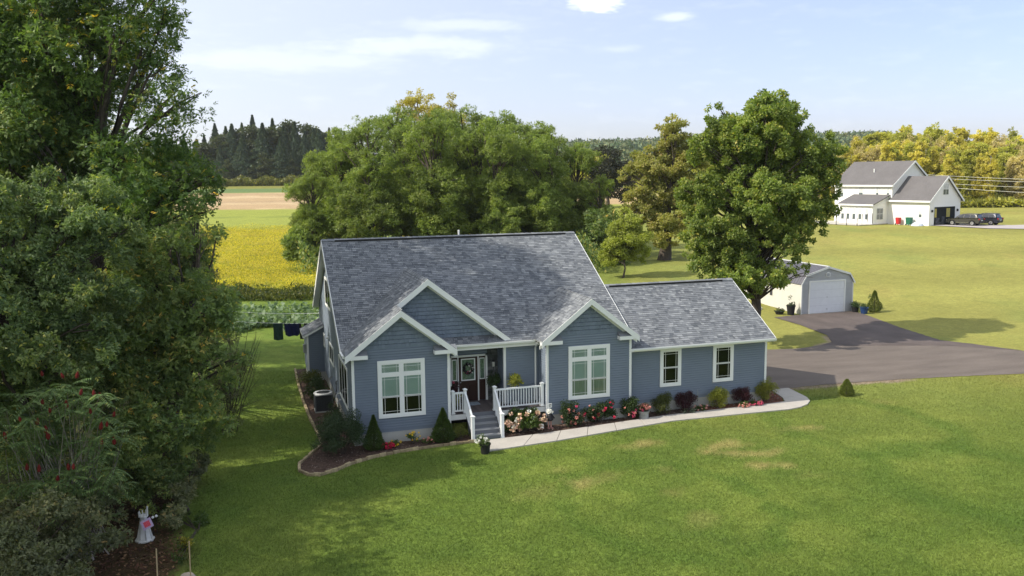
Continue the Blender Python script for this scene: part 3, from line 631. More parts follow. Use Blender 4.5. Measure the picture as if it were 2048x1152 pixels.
# windows
def window(par, fr, u0, u1, z0, z1, kind, label=None, name='window', trim=.13, cols=2):
    w_ = MB()
    def bx(mb, a, b, c, d, n0, n1): fr.box(mb, (a, n0, c), (b, n1, d))
    T = trim
    bx(w_, u0, u1, z1-T, z1, .0, .062); bx(w_, u0, u1, z0, z0+T, .0, .062); bx(w_, u0, u0+T, z0+T, z1-T, .0, .060); bx(w_, u1-T, u1, z0+T, z1-T, .0, .060)
    o = w_.build(name, TRIM, par, bevel=.004)
    if label: o['label'] = label
    iu0, iu1, iz0, iz1 = u0+T, u1-T, z0+T, z1-T
    mb = MB(); bx(mb, iu0, iu1, iz0, iz1, .0, .024); mb.build('interior', DARK, o)
    fm = MB(); gm = []; sh = []; gr = MB(); s = .045
    def sash(a, b, c, d, grid=True, shade=0, blind=False, curt=False):
        bx(fm, a, b, c, c+s, .026, .052); bx(fm, a, b, d-s, d, .026, .052); bx(fm, a, a+s, c+s, d-s, .026, .052); bx(fm, b-s, b, c+s, d-s, .026, .052)
        mb = MB(); P = fr.p; mb.add([P(a+s, .041, c+s), P(b-s, .041, c+s), P(b-s, .041, d-s), P(a+s, .041, d-s)], [(0, 1, 2, 3)]); mb.build('pane', GLS if (shade or blind or curt) else GLD, o, fix=False)
        if grid:
            k = .10; t_ = .007
            for q in (a+s+k, b-s-k): bx(gr, q-t_, q+t_, c+s, d-s, .042, .047)
            bx(gr, a+s, b-s, (c+s+k if grid == 'b' else d-s-k)-t_, (c+s+k if grid == 'b' else d-s-k)+t_, .0425, .0475)
        if shade: mb = MB(); bx(mb, a+s*.6, b-s*.6, d-(d-c)*shade, d-s*.5, .0245, .029); mb.build('shade', SHD, o)
        if curt: mb = MB(); bx(mb, a+s*.6, b-s*.6, c+s, d-s*.5, .0245, .029); mb.build('curtain', CURT, o)
        if blind:
            mb = MB(); z = c+s
            while z < d-s*.6: P = fr.p; mb.hexa([P(a+s,.0245,z), P(b-s,.0245,z), P(b-s,.0275,z-.0), P(a+s,.0275,z), P(a+s,.0255,z+.038), P(b-s,.0255,z+.038), P(b-s,.036,z+.034), P(a+s,.036,z+.034)]); z += .045
            mb.build('blind', BLD, o)
    if kind in ('bayA', 'bayB'):
        um = (iu0+iu1)/2; zt = z1-.60; m_ = .055
        bx(fm, um-m_, um+m_, iz0, iz1, .02, .056); bx(fm, iu0, um-m_, zt-.05, zt+.05, .02, .056); bx(fm, um+m_, iu1, zt-.05, zt+.05, .02, .056)
        for a, b in ((iu0, um-m_), (um+m_, iu1)):
            zr = iz0+(zt-.05-iz0)*.47
            sash(a, b, zt+.05, iz1, True, blind=True); sash(a, b, zr-.02, zt-.05, True, shade=1.0); sash(a, b, iz0, zr, 'b', curt=(kind == 'bayB'))
    elif kind == 'single':
        zr = (iz0+iz1)/2; sash(iu0, iu1, zr-.02, iz1, True); sash(iu0, iu1, iz0, zr, 'b')
    elif kind == 'fixed':
        n = cols; W_ = (iu1-iu0)/n
        for i in range(n): sash(iu0+i*W_, iu0+(i+1)*W_, iz0, iz1, False)
    fm.build('sash', TRIM, o)
    if gr.v: gr.build('grille', TRIM, o)
    return o
window(house, FL, 1.03, 3.0, 1.11, 3.53, 'bayA'); window(house, FR_, 9.47, 11.45, 1.10, 3.51, 'bayB')
window(house, FWg, 14.18, 15.27, 1.18, 2.99, 'single'); window(house, FWg, 16.95, 18.05, 1.18, 2.99, 'single')
window(house, FS, 14.8-4.6, 14.8-1.45, 1.15, 3.0, 'fixed', trim=.08, cols=3); window(house, FS, 14.8-9.0, 14.8-7.1, 1.85, 2.8, 'fixed', trim=.08, cols=2); window(house, FS, 14.8-10.25, 14.8-7.65, 4.5, 5.97, 'fixed', trim=.08, cols=2); window(house, FS, 14.8-12.2, 14.8-11.5, 2.0, 2.7, 'fixed', trim=.08, cols=1)
# side bump-out with its own little roof
mb = MB(); mb.box((-.9, 12.42, .5), (.0, 14.4, 2.62)); mb.prism([(-.9, 12.42, 2.6), (0, 12.42, 2.6), (0, 12.42, 3.0)], (0, 1.98, 0)); bo = mb.build('side_bay', SID, house)
laps(house, Fr((-.9, 12.42), (1, 0), (0, -1)), c_(0), c_(.9), .637, 2.6); laps(house, Fr((-.9, 14.4), (0, -1), (-1, 0)), c_(0), c_(1.98), .637, 2.6)
MB().box((-.93, 12.38, .6), (-.83, 12.46, 2.6)).build('corner_trim', TRIM, bo); MB().box((-.93, 14.33, .6), (-.83, 14.43, 2.6)).build('corner_trim', TRIM, bo)
MB().prism([(-1.12, 12.22, 2.55), (0.0, 12.22, 3.12), (0.0, 12.22, 3.0), (-1.12, 12.22, 2.43)], (0, 2.35, 0)).build('fascia', TRIM, bo)
PLb = (Vector((-1.14, 12.2, 2.57)), Vector((0, 1, 0)), Vector((1, 0, .51)).normalized()); nb_ = Vector((-.454, 0, .891)); mb = MB()
for r in range(9):
    y = 0
    while y < 2.38: w_ = min(random.choice(WQ), 2.4-y); tabgeo(mb, PLb[0]+PLb[1]*y+PLb[2]*(r*e), PLb[1], PLb[2], nb_, w_, .018, random.choice(TQ)); y += w_
mb.build('shingles', SHG, bo, kind='stuff')
# porch: floor boards, beam, steps, railings
pw = 4.39/31
for i in range(31):
    x0 = 4.06+i*pw; y1 = 2.25 if x0 < 6.8 else 1.2
    MB().box((x0, .30, .875), (x0+pw-.008, y1, .905), random.random()).build('deck_board', DECK, house, fix=False)
MB().box((6.12, .305, .64), (8.43, .335, .87)).build('porch_skirt', TRIM, house); MB().box((4.06, .305, .64), (4.83, .335, .87)).build('porch_skirt', TRIM, house)
MB().box((4.06, 2.0, 0), (8.4, 2.2, .86)).build('porch_void', BLK, house)  # black panel standing in for the shade under the open porch
sx0, sx1 = 4.90, 6.04
steps = MB().box((sx0, .2, .0), (sx0+.04, .3, .8)).build('porch_steps', STEPM, house)
for k in range(5):
    zt = .905-.181*(k+1)+.0; y1 = .30-.27*k
    MB().box((sx0, y1-.02, zt), (sx1, y1, zt+.175)).build('riser', STEPM, steps)
    if k < 4: MB().box((sx0-.02, y1-.305, zt-.035), (sx1+.02, y1-.02, zt)).build('tread', mat('tread_board', (.235, .245, .262), .7, .06, 3), steps)
for x in (sx0-.04, sx1): MB().prism([(x, .30, .86), (x, .30, .5), (x, -.55, -.02), (x, -.80, -.02), (x, -.80, .14)], (.04, 0, 0)).build('stringer', STEPM, steps)
RAIL = mat('rail_white', (.80, .82, .82), .35, .02); nm = {}
def post(x, y, z0, z1, w_=.13):
    mb = MB(); mb.box((x-w_/2, y-w_/2, z0), (x+w_/2, y+w_/2, z1)); mb.build('newel_post', RAIL, house, bevel=.008); mb = MB(); h = w_/2+.025
    mb.box((x-h, y-h, z1), (x+h, y+h, z1+.03)); mb.hexa([(x-h+.01, y-h+.01, z1+.031), (x+h-.01, y-h+.01, z1+.031), (x+h-.01, y+h-.01, z1+.031), (x-h+.01, y+h-.01, z1+.031), (x-.02, y-.02, z1+.075), (x+.02, y-.02, z1+.075), (x+.02, y+.02, z1+.075), (x-.02, y+.02, z1+.075)]); mb.build('post_cap', RAIL, house)
    mb = MB(); mb.box((x-h, y-h, z0), (x+h, y+h, z0+.05)); mb.build('post_base', RAIL, house)
def railing(a, b, n):
    a, b = Vector(a), Vector(b); up = Vector((0,0,1)); MB().bar(a+up*.90, b+up*.90, .075, .07).build('handrail', RAIL, house); MB().bar(a+up*.12, b+up*.12, .045, .06).build('bottom_rail', RAIL, house)
    for i in range(n):
        p = a.lerp(b, (i+.5)/n)
        if 'b' not in nm: nm['b'] = MB().box((-.019, -.019, .12), (.019, .019, .88)).mesh('baluster', RAIL)
        link('baluster', nm['b'], house, p)
post(4.26, .36, .9, 1.88, .12); post(4.80, .36, .9, 1.92); post(6.12, .36, .9, 1.92); post(8.30, .36, .9, 1.90); post(4.83, -.80, .0, 1.03); post(6.11, -.80, .0, 1.03)
railing((4.3, .36, .9), (4.74, .36, .9), 4); railing((6.18, .36, .9), (8.24, .36, .9), 17); railing((4.80, .30, .88), (4.83, -.74, .06), 8); railing((6.12, .30, .88), (6.11, -.74, .06), 8)
MB().tube([(7.2, .33, .58), (7.2, .33, .9)], .02, 6).build('rail_support', RAIL, house)
# entrance door with sidelights, stone veneer beside it
dr = MB()
for a, b, c, d in ((4.58, 4.66, .9, 3.03), (6.24, 6.33, .9, 3.03), (4.58, 6.33, 2.95, 3.03), (4.94, 4.99, .9, 2.95), (5.87, 5.93, .9, 2.95)): FB.box(dr, (a, .0, c), (b, .09, d))
en = dr.build('door_surround', TRIM, house)
dl = MB(); FB.box(dl, (4.99, .02, .92), (5.87, .06, 2.94)); door = dl.build('front_door', DOORM, house)
for a, b in ((5.06, 5.38), (5.48, 5.80)): mb = MB(); FB.box(mb, (a, .06, 1.02), (b, .068, 1.70)); mb.build('door_panel', DOORM, door, bevel=.006)
mb = MB(); q = ((5.10, 5.75, 1.88, 2.86))
for a, b, c, d in ((5.10, 5.76, 1.86, 1.91), (5.10, 5.76, 2.82, 2.87), (5.10, 5.15, 1.91, 2.82), (5.71, 5.76, 1.91, 2.82)): FB.box(mb, (a, .06, c), (b, .078, d))
mb.build('lite_frame', TRIM, door)
LEAD = mat('leaded_glass', (.10, .16, .12), .12, .5, 14, spec=.8)
mb = MB(); FB.box(mb, (5.15, .058, 1.91), (5.71, .066, 2.82)); mb.build('pane', LEAD, door)
mb = MB(); mb.lathe([(.0, 0), (.03, .01), (.035, .03), (.02, .045), (0, .05)], (0, 0, 0), 10); k = mb.build('knob', METG, door, loc=(5.06, 2.19, 1.80)); k.rotation_euler = (R(90), 0, 0)
for a, b in ((4.66, 4.94), (5.93, 6.24)):
    mb = MB(); FB.box(mb, (a, .01, .92), (b, .045, 2.95)); sd = mb.build('sidelight', DOORM, house); mb = MB()
    for c, d, f, g2 in ((a+.03, b-.03, 1.88, 1.92), (a+.03, b-.03, 2.82, 2.86), (a+.03, a+.06, 1.92, 2.82), (b-.06, b-.03, 1.92, 2.82)): FB.box(mb, (c, .045, f), (d, .062, g2))
    mb.build('lite_frame', TRIM, sd); mb = MB(); FB.box(mb, (a+.06, .044, 1.92), (b-.06, .052, 2.82)); mb.build('pane', LEAD, sd)
    mb = MB(); FB.box(mb, (a+.05, .045, 1.05), (b-.05, .055, 1.68)); mb.build('door_panel', DOORM, sd)
z = .9
while z < 3.5:
    u = 6.34; h = random.uniform(.09, .16)
    while u < 6.83:
        w_ = min(random.uniform(.14, .3), 6.835-u); mb = MB(); FB.box(mb, (u, 0, z), (u+w_-.012, random.uniform(.035, .07), z+h-.01), random.random()); mb.build('stone', STONE, house, fix=False); u += w_
    z += h
# pipes, vents and meter on the side wall
def hook(y, z, m=TRIM, s=1.0):
    MB().tube([(.02, y, z), (-.10*s, y, z+.02), (-.17*s, y, z-.05), (-.18*s, y, z-.18*s)], .035, 8).build('vent_hood', m, house)
hook(5.0, 1.05); hook(4.35, .92); hook(8.2, 1.15, METG, .8); MB().lathe([(0, .0), (.09, .01), (.10, .06), (.05, .1), (0, .11)], (-.06, 9.4, 2.86), 10).build('vent_hood', TRIM, house)
MB().box((-1.10, 12.7, 1.55), (-.9, 12.98, 2.0)).build('electric_meter', METG, house, bevel=.02)
MB().tube([(-.03, 5.7, 1.5), (-.09, 5.75, 1.45), (-.08, 5.85, 1.0), (-.16, 5.95, .6), (-.3, 5.9, .35)], .025, 6).build('refrigerant_line', BLK, house)
#==PART3END
# ------------------------------------------------------------------ shed garage
SHW = mat('cream_siding', (.68, .65, .60), .6, .04, 1.5); SHW_SHADE = mat('grey_siding', (.50, .51, .52), .6, .04, 1.5)  # shed siding in a sunlit tone and a shaded copy
RIBM = mat('ribbed_roof', (.14, .135, .155), .45, .08, 1.5, metal=.2); DRW = mat('garage_door_white', (.74, .76, .80), .5, .03)
shed = thing('shed_garage', 'pale grey gambrel shed garage with ribbed metal roof and closed white overhead door', 'garage', (37.37, 22, 0))
SWd, SLn = 4.77, 9.0; prof = [(0, 2.45), (.40, 3.06), (2.37, 3.62), (4.36, 3.06), (SWd, 2.45)]
MB().prism([(0.02, .02, 0), (SWd-.02, .02, 0), (SWd-.02, .02, 2.4), (4.3, .02, 3.0), (2.37, .02, 3.55), (.45, .02, 3.0), (.02, .02, 2.4)], (0, SLn-.04, 0)).build('wall', SHW, shed)
fs0 = Fr((0, 0), (1, 0), (0, -1)); fs1 = Fr((0, SLn), (0, -1), (-1, 0)); fs2 = Fr((SWd, 0), (0, 1), (1, 0))
def pw_(z, side):
    pts = prof[:3] if side == 0 else prof[:1:-1]
    if z <= 2.45: return pts[0][0]
    zs = [p[1] for p in pts]; return float(np.interp(z, zs, [p[0] for p in pts]))
SID_SHADE = mat('grey_lap', None, .6, .04, 1.5, tint=((.43, .44, .455), (.49, .50, .515))); SID_SUN = mat('cream_lap', None, .6, .04, 1.5, tint=((.62, .60, .54), (.68, .66, .60)))  # one siding, front's shade and side walls' sunlight put into two colours
laps(shed, fs0, lambda z: pw_(z, 0), lambda z: pw_(z, 1), .04, 3.45, .105, SID_SHADE); laps(shed, fs1, c_(0), c_(SLn), .10, 2.35, .105, SID_SUN); laps(shed, fs2, c_(0), c_(SLn), .10, 2.35, .21, SID_SUN)
sr = MB(); rp = [(-.10, 2.36), (.36, 3.10), (2.37, 3.68), (4.40, 3.10), (SWd+.10, 2.36)]
for a, b in zip(rp, rp[1:]):
    d = Vector((b[0]-a[0], 0, b[1]-a[1])).normalized(); n = Vector((-d.z, 0, d.x)); A, B = Vector((a[0], -.12, a[1])), Vector((b[0], -.12, b[1])); L = Vector((0, SLn+.24, 0))
    sr.hexa([A-n*.03, B-n*.03, B-n*.03+L, A-n*.03+L, A, B, B+L, A+L])
sro = sr.build('roof', RIBM, shed)
for a, b in zip(rp, rp[1:]):
    d = Vector((b[0]-a[0], 0, b[1]-a[1])).normalized(); n = Vector((-d.z, 0, d.x)); rbm = MB(); A, B = Vector((a[0], 0, a[1])), Vector((b[0], 0, b[1])); y = Vector((0, .018, 0))
    rbm.hexa([A-y, B-y, B+y, A+y, A+n*.025-y*.6, B+n*.025-y*.6, B+n*.025+y*.6, A+n*.025+y*.6]); me = rbm.mesh('rib', RIBM)
    for k in range(30): link('rib', me, sro, (0, -.05+k*(SLn+.1)/29, 0))
    tb = MB(); F0 = Vector((0, -.145, 0)); tb.hexa([A+F0-Vector((0,0,.14)), B+F0-Vector((0,0,.14)), B-Vector((0,.118,.14)), A-Vector((0,.118,.14)), A+F0+n*.02, B+F0+n*.02, B-Vector((0,.118,0))+n*.02, A-Vector((0,.118,0))+n*.02]); tb.build('rake_board', TRIM, shed)
MB().box((2.27, -.1, 3.675), (2.47, SLn+.1, 3.715)).build('ridge_cap', mat('ridge_metal', (.62, .63, .64), .5, .04), sro)
for x in (-.02, SWd-.08): MB().box((x, -.045, 0), (x+.1, .05, 2.38)).build('corner_trim', mat('trim_grey', (.66, .67, .66), .6, .03), shed)
mb = MB()
for a, b, c, d in ((.65, .77, 0, 2.62), (3.93, 4.05, 0, 2.62), (.77, 3.93, 2.50, 2.62)): fs0.box(mb, (a, .0, c), (b, .07, d))
mb.build('door_casing', TRIM, shed)
god = MB(); fs0.box(god, (.77, .0, .02), (3.93, .03, 2.50)); gd = god.build('overhead_door', DRW, shed); mb = None
for k in range(4):
    for j in range(8):
        mb = MB(); u = .80+j*.3925; fs0.box(mb, (u+.03, .03, .06+k*.62), (u+.36, .034, .06+k*.62+.5)); mb.build('door_panel', DRW, gd)
    mb = MB(); fs0.box(mb, (.78, .03, .615+k*.62), (3.92, .036, .625+k*.62)); mb.build('panel_joint', mat('door_joint', (.50, .51, .54), .8, 0), gd) if k < 3 else None
mb = MB(); fs0.box(mb, (2.3, .03, .30), (2.4, .07, .34)); mb.build('handle', METG, gd); mb = MB(); fs0.box(mb, (2.3, .03, 1.25), (2.38, .06, 1.29)); mb.build('handle', METG, gd)
mb = MB(); mb.prism([(2.2, -.03, 2.88), (2.56, -.03, 2.88), (2.56, -.03, 3.16), (2.38, -.03, 3.26), (2.2, -.03, 3.16)], (0, -.04, 0)); ve = mb.build('gable_vent', TRIM, shed)
for k in range(6): MB().box((2.26, -.085, 2.92+k*.042), (2.5, -.07, 2.945+k*.042)).build('louvre', mat('joint', (.3, .31, .33), .8, 0), ve)
wo = window(shed, fs1, SLn-5.32, SLn-4.45, 1.05, 2.15, 'single', trim=.06)
gb = MB(); SH_ = mat('black_shutter', (.05, .05, .06), .6)
for k in (.33, .66): fs1.box(gb, (SLn-5.26+.75*k, .05, 1.1), (SLn-5.24+.75*k, .056, 2.1))
for k in (.25, .5, .75): fs1.box(gb, (SLn-5.27, .05, 1.1+k), (SLn-4.5, .056, 1.12+k))
gb.build('muntin', TRIM, wo)
for a in (5.36, 4.10): mb = MB(); fs1.box(mb, (SLn-a-.02, .02, 1.03), (SLn-a+.30, .055, 2.17)); mb.build('shutter', SH_, shed)
def potted(name, label, loc, r, h, mcol, env, mleaf, n, ln, wd, seed, blooms=None, taper=.75, spray=1, extra=None, cat='potted plant'):
    t = thing(name, label, cat, loc); MB().lathe([(r*taper, 0), (r*.9, h*.6), (r, h*.9), (r*1.08, h*.9), (r*1.08, h), (r*.95, h), (r*.9, h*.88), (.01, h*.86)], n=14, cap=False).build('pot', mcol, t, smooth=False)
    rng = np.random.default_rng(seed); C, Rr = clump_points(env, 10, .5, rng); V, F, tn = foliage(C, Rr, n, ln, wd, rng, .9, .1, spray); link('foliage', np_mesh('foliage', V, F, tn, mleaf), t)
    if blooms:
        bm_, k, s = blooms; me = bloom_mesh(bm_, s, seed)
        for i in range(k):
            e = env[i % len(env)]; d = rng.normal(size=3); d[2] = abs(d[2])+.1; d[1] -= .3; d /= np.linalg.norm(d); o = link('bloom', me, t, tuple(np.array(e[0])+d*np.array(e[1])*.98)); o.rotation_euler = tuple(rng.uniform(0, 3, 3))
    return t
BLM = {}
def bloom_mesh(m, s, seed=0, petals=14):
    ky = (m.name, s)
    if ky not in BLM:
        rng = np.random.default_rng(seed); d = unit(rng.normal(size=(petals, 3))); P = d*s*.25; V, F = leaf_quads(P, d+rng.normal(size=(petals, 3))*.3, d+rng.normal(size=(petals, 3))*.5, np.full(petals, s), np.full(petals, s*.9)); BLM[ky] = np_mesh('bloom', V, F, rng.uniform(0, 1, petals), m)
    return BLM[ky]
LG = leafmat('leaf_garden', ((.035, .065, .015), (.075, .12, .025), (.12, .17, .035)))
LD = leafmat('leaf_dark', ((.018, .038, .012), (.04, .07, .02), (.075, .11, .03)))
LY = leafmat('leaf_spirea', ((.13, .15, .025), (.24, .25, .04), (.35, .33, .05)))
LP = leafmat('leaf_barberry', ((.025, .008, .012), (.055, .016, .022), (.10, .03, .03)), trans=.15)
PINK = mat('petal_pink', None, .7, .1, tint=((.55, .05, .12), (.75, .16, .25))); RED = mat('petal_red', None, .7, .1, tint=((.45, .01, .04), (.62, .03, .10))); WHT = mat('petal_white', None, .7, .05, tint=((.7, .7, .62), (.85, .85, .8)))
HYD = mat('petal_hydrangea', None, .8, .15, tint=((.55, .42, .24), (.66, .38, .30), (.72, .62, .42))); SAL = mat('petal_salmon', None, .7, .1, tint=((.65, .22, .16), (.75, .4, .35))); YEL = mat('petal_yellow', None, .7, .1, tint=((.7, .45, .02), (.8, .6, .05)))
BPOT = mat('black_pot', (.018, .018, .02), .5, .1); BLUP = mat('blue_pot', (.02, .05, .14), .25, .1)
potted('potted_plant', 'tall dark pot with spindly plant at the left front corner of the shed garage', (36.6, 22.2, 0), .34, .75, BPOT, [((0, 0, .85), (.2, .2, .2)), ((-.1, 0, 1.3), (.08, .08, .25))], LD, 160, .16, .05, 3)
potted('potted_plant', 'low dark bowl of foliage beside the cream side wall of the shed garage', (35.95, 22.75, 0), .36, .25, BPOT, [((0, 0, .3), (.35, .35, .16))], LD, 260, .12, .05, 4)
potted('potted_plant', 'dark leafy pot just right of the shed overhead door', (42.0, 21.45, .02), .3, .45, BPOT, [((0, 0, .6), (.36, .36, .32))], LD, 420, .14, .06, 5)
potted('potted_plant', 'glazed blue pot with a thin leaning stem right of the shed garage', (42.15, 20.6, .02), .32, .5, BLUP, [((0, 0, .6), (.28, .28, .12)), ((.45, 0, 1.25), (.1, .1, .2))], LG, 160, .12, .05, 6)
mb = MB(); mb.box((35.25, 25.0, 0), (35.9, 25.35, .22)); tag(mb.build('garden_tray', mat('tray', (.55, .56, .55), .7, .2, 6)), 'low pale tray lying on the grass beside the cream shed wall', 'tray')

# ------------------------------------------------------------------ white farmhouse beyond
WW = mat('white_siding', (.84, .83, .80), .6, .02, 1); GRF = mat('brown_grey_roof', (.138, .130, .132), .95, .08, .6, fine=.10, fscale=6); WWG = mat('window_glass', (.09, .11, .12), .1, .3, .8, spec=.8)
az = math.atan2(-.230, .973)   # local x = gable direction (rightwards), local y = along the long wall away
wh = thing('white_farmhouse', 'large white two-storey farmhouse with brown-grey roof, attached garage wing and glazed sunroom', 'house', (WHG.x, WHG.y, 2.95), math.atan2(.230, .973))
# local x: gable width direction, local y: back-left along the long wall
GW_, GL_, GE, GRg = 7.7, 6.4, 4.0, 7.35
def house_block(par, x0, x1, y0, y1, ez, rz, nm):
    xm = (x0+x1)/2; MB().prism([(x0, y0, -1), (x1, y0, -1), (x1, y0, ez), (xm, y0, rz-.12), (x0, y0, ez)], (0, y1-y0, 0)).build('wall', WW, par)
    s = (rz-ez)/(xm-x0); rf = MB()
    for sg in (1, -1):
        xe = x0-.35 if sg == 1 else x1+.35; A = Vector((xe, y0-.35, ez-.35*s)); B = Vector((xm, y0-.35, rz)); L = Vector((0, y1-y0+.7, 0)); T = Vector((0, 0, -.16)); rf.hexa([A+T, B+T, B+T+L, A+T+L, A, B, B+L, A+L])
    r = rf.build('roof', GRF, par)
    for sg in (1, -1):
        xe = x0-.36 if sg == 1 else x1+.36; A = Vector((xe, y0-.40, ez-.35*s+.01)); B = Vector((xm, y0-.40, rz+.01)); t = Vector((0, .045, 0)); d = Vector((0, 0, -.32)); MB().hexa([A+d, B+d, B+d+t, A+d+t, A, B, B+t, A+t]).build('rake_board', TRIM, r)
        MB().box((min(xe, xe-.12*sg), y0-.35, ez-.35*s-.24), (max(xe, xe-.12*sg), y1+.35, ez-.35*s+.02)).build('gutter', TRIM, r)
    return r
house_block(wh, 0, GW_, 0, GL_, GE, GRg, 'garage'); rm = house_block(wh, .1, 9.9, GL_, GL_+10.6, 6.25, 9.75, 'main')
fl = Fr((0, GL_+10.6), (0, -1), (-1, 0)); flm = Fr((.1, GL_+10.6), (0, -1), (-1, 0)); fg = Fr((0, 0), (1, 0), (0, -1)); WHT_ = mat('sash_white', (.8, .8, .78), .5, 0)
def wsimple(fr, u, z, w_, h, n=1, par=wh):
    o = MB(); fr.box(o, (u-w_/2-.08, .0, z-.08), (u+w_/2+.08, .05, z+h+.08)); o = o.build('window', WHT_, par)
    for k in range(2):
        for i in range(n): mb = MB(); a = u-w_/2+w_/n*i; fr.box(mb, (a+.03, .05, z+h/2*k+.03), (a+w_/n-.03, .06, z+h/2*(k+1)-.03)); mb.build('pane', WWG if k == 0 or n > 1 else mat('pane_blind', (.55, .56, .55), .5), o)
for u in (1.3, 5.0, 8.0, 9.9): wsimple(flm, u, 4.1, .75 if u < 7 else .45, 1.45)
for u in (1.0, 2.4): wsimple(flm, u, .9, .8, 1.3, 2 if u > 2 else 1)
for k, u in enumerate((3.45, 4.15)): wsimple(fg, u, 4.55, .62, 1.65)
wsimple(fl, 15.6, 1.2, .5, 1.0)
# sunroom
sy0, sy1 = GL_+.6, GL_+6.6; sx = -3.6; MB().prism([(sx, sy0, -1), (.2, sy0, -1), (.2, sy0, 4.35), (sx, sy0, 3.05)], (0, sy1-sy0, 0)).build('sunroom', WW, wh)
MB().prism([(sx-.35, sy0-.35, 2.98), (.1, sy0-.35, 4.40), (.1, sy0-.35, 4.54), (sx-.35, sy0-.35, 3.12)], (0, sy1-sy0+.7, 0)).build('roof', GRF, wh); MB().box((sx-.42, sy0-.36, 2.88), (sx-.34, sy1+.36, 3.12)).build('gutter', TRIM, wh)
fsr = Fr((sx, sy1), (0, -1), (-1, 0)); fse = Fr((sx, sy0), (1, 0), (0, -1))
for u in (.6, 1.6, 2.7, 3.8, 5.0): wsimple(fsr, u, .75, .55, 1.75)
wsimple(fse, 1.7, .75, 1.5, 1.75, 2)
# garage opening
mb = MB(); fg.box(mb, (1.15, .0, -.2), (6.35, .02, 2.75)); gop = mb.build('garage_opening', DARK, wh)
mb = MB()
for a, b, c, d in ((1.0, 1.15, -.2, 2.9), (6.35, 6.5, -.2, 2.9), (1.15, 6.35, 2.75, 2.9)): fg.box(mb, (a, 0, c), (b, .06, d))
mb.build('door_casing', WHT_, wh)
for a, b in ((1.3, 1.8), (4.2, 5.1)): mb = MB(); fg.box(mb, (a, .02, 1.2), (b, .03, 2.5)); mb.build('rear_window', mat('lit_field', (.42, .36, .10), .8, .2), gop)
for u, w_, h in ((1.6, .9, 1.1), (3.1, .7, 1.3), (2.4, .5, .5)): mb = MB(); fg.box(mb, (u, .02, 0), (u+w_, .05, h)); mb.build('stored_goods', mat('stored', (.07, .07, .08), .7, .6, 3), gop)
for u in (.6, 6.9): mb = MB(); fg.box(mb, (u-.1, 0, 2.0), (u+.1, .2, 2.35)); mb.build('wall_lamp', BLK, wh)
MB().lathe([(.09, 0), (.09, .75)], (2.6, GL_+5.2, 7.8), 8).build('vent_pipe', TRIM, rm)
def wloc(x, y, z=0): M = Matrix.Translation(wh.location) @ Matrix.Rotation(wh.rotation_euler.z, 4, 'Z'); return M @ Vector((x, y, z))
def bin_(label, x, y, c, w_, h):
    t = thing('wheelie_bin', label, 'bin', wloc(x, y, .0), wh.rotation_euler.z); mt = mat('bin_'+c, {'red': (.50, .03, .035), 'green': (.02, .13, .08)}[c], .5, .1)
    mb = MB(); a = w_/2; mb.hexa([(-a*.8, -a*.8, .1), (a*.8, -a*.8, .1), (a*.8, a*.8, .1), (-a*.8, a*.8, .1), (-a, -a, h), (a, -a, h), (a, a, h), (-a, a, h)]); mb.build('body', mt, t)
    MB().prism([(-a-.04, -a-.05, h+.005), (a+.04, -a-.05, h+.005), (a+.04, -a-.05, h+.06), (0, -a-.05, h+.13), (-a-.04, -a-.05, h+.06)], (0, w_+.1, 0)).build('lid', mt, t)
    for s in (-1, 1): mb = MB(); mb.tube([(s*a*.8, a*.8, .12), (s*a*.95, a*.8, .12)], .12, 10); mb.build('wheel', BLK, t)
bin_('red bin standing against the white garage side wall', -.65, 4.6, 'red', .6, 1.0); bin_('green wheeled bin beside the red bin on the white garage wall', -.75, 2.7, 'green', .75, 1.1)
tp = MB().lathe([(.9, 0), (.8, .25), (.45, .5), (0, .6)], n=12); o = tp.build('tarp_heap', mat('tarp', (.55, .6, .7), .6, .2, 3)); o.location = wloc(-.9, 1.2, 0); tag(o, 'low pale tarp-covered heap right of the green bin', 'tarp')
# patio, fence and grill at its left
sheetp = [wloc(sx-3.4, sy0-.3, .03), wloc(-.1, sy0-.3, .03), wloc(-.1, sy1+6, .03), wloc(sx-3.4, sy1+6, .03)]
o = MB().prism(sheetp, (0, 0, .08)).build('patio', mat('patio_stone', (.5, .47, .42), .9, .1)); o['kind'] = 'structure'
fe = thing('patio_fence', 'low black metal fence along the patio of the white farmhouse', 'fence', wloc(sx-3.5, sy0, 0), wh.rotation_euler.z); pm = MB().box((-.035, -.035, -.4), (.035, .035, 1.15)).mesh('fence_post', BLK)
for k in range(9): link('fence_post', pm, fe, (0, k*1.9, 0))
for z in (.25, .95): MB().box((-.02, 0, z), (.02, 15.3, z+.03)).build('rail', METG, fe)
for x in range(3): link('fence_post', pm, fe, (3.4-x*1.2, -.1, .6))
gr = thing('gazebo_grill', 'dark domed grill on the patio beside the white farmhouse', 'grill', wloc(sx-1.0, sy1+4.2, .1), wh.rotation_euler.z)
mb = MB(); mb.tube([(-.5, -.8, 1.1), (-.3, -.8, 1.45), (.3, -.8, 1.45), (.5, -.8, 1.1)], .1, 5); mb.prism([(-.5, -1, .85), (.5, -1, .85), (.5, -1, 1.15), (.3, -1, 1.5), (-.3, -1, 1.5), (-.5, -1, 1.15)], (0, 2, 0)); mb.build('hood', mat('grill_brown', (.10, .06, .05), .6), gr); mb = MB()
for a in (-.45, .45):
    for b in (-.9, .9): mb = MB(); mb.box((a-.05, b-.05, 0), (a+.05, b+.05, .85)); mb.build('leg', BLK, gr)
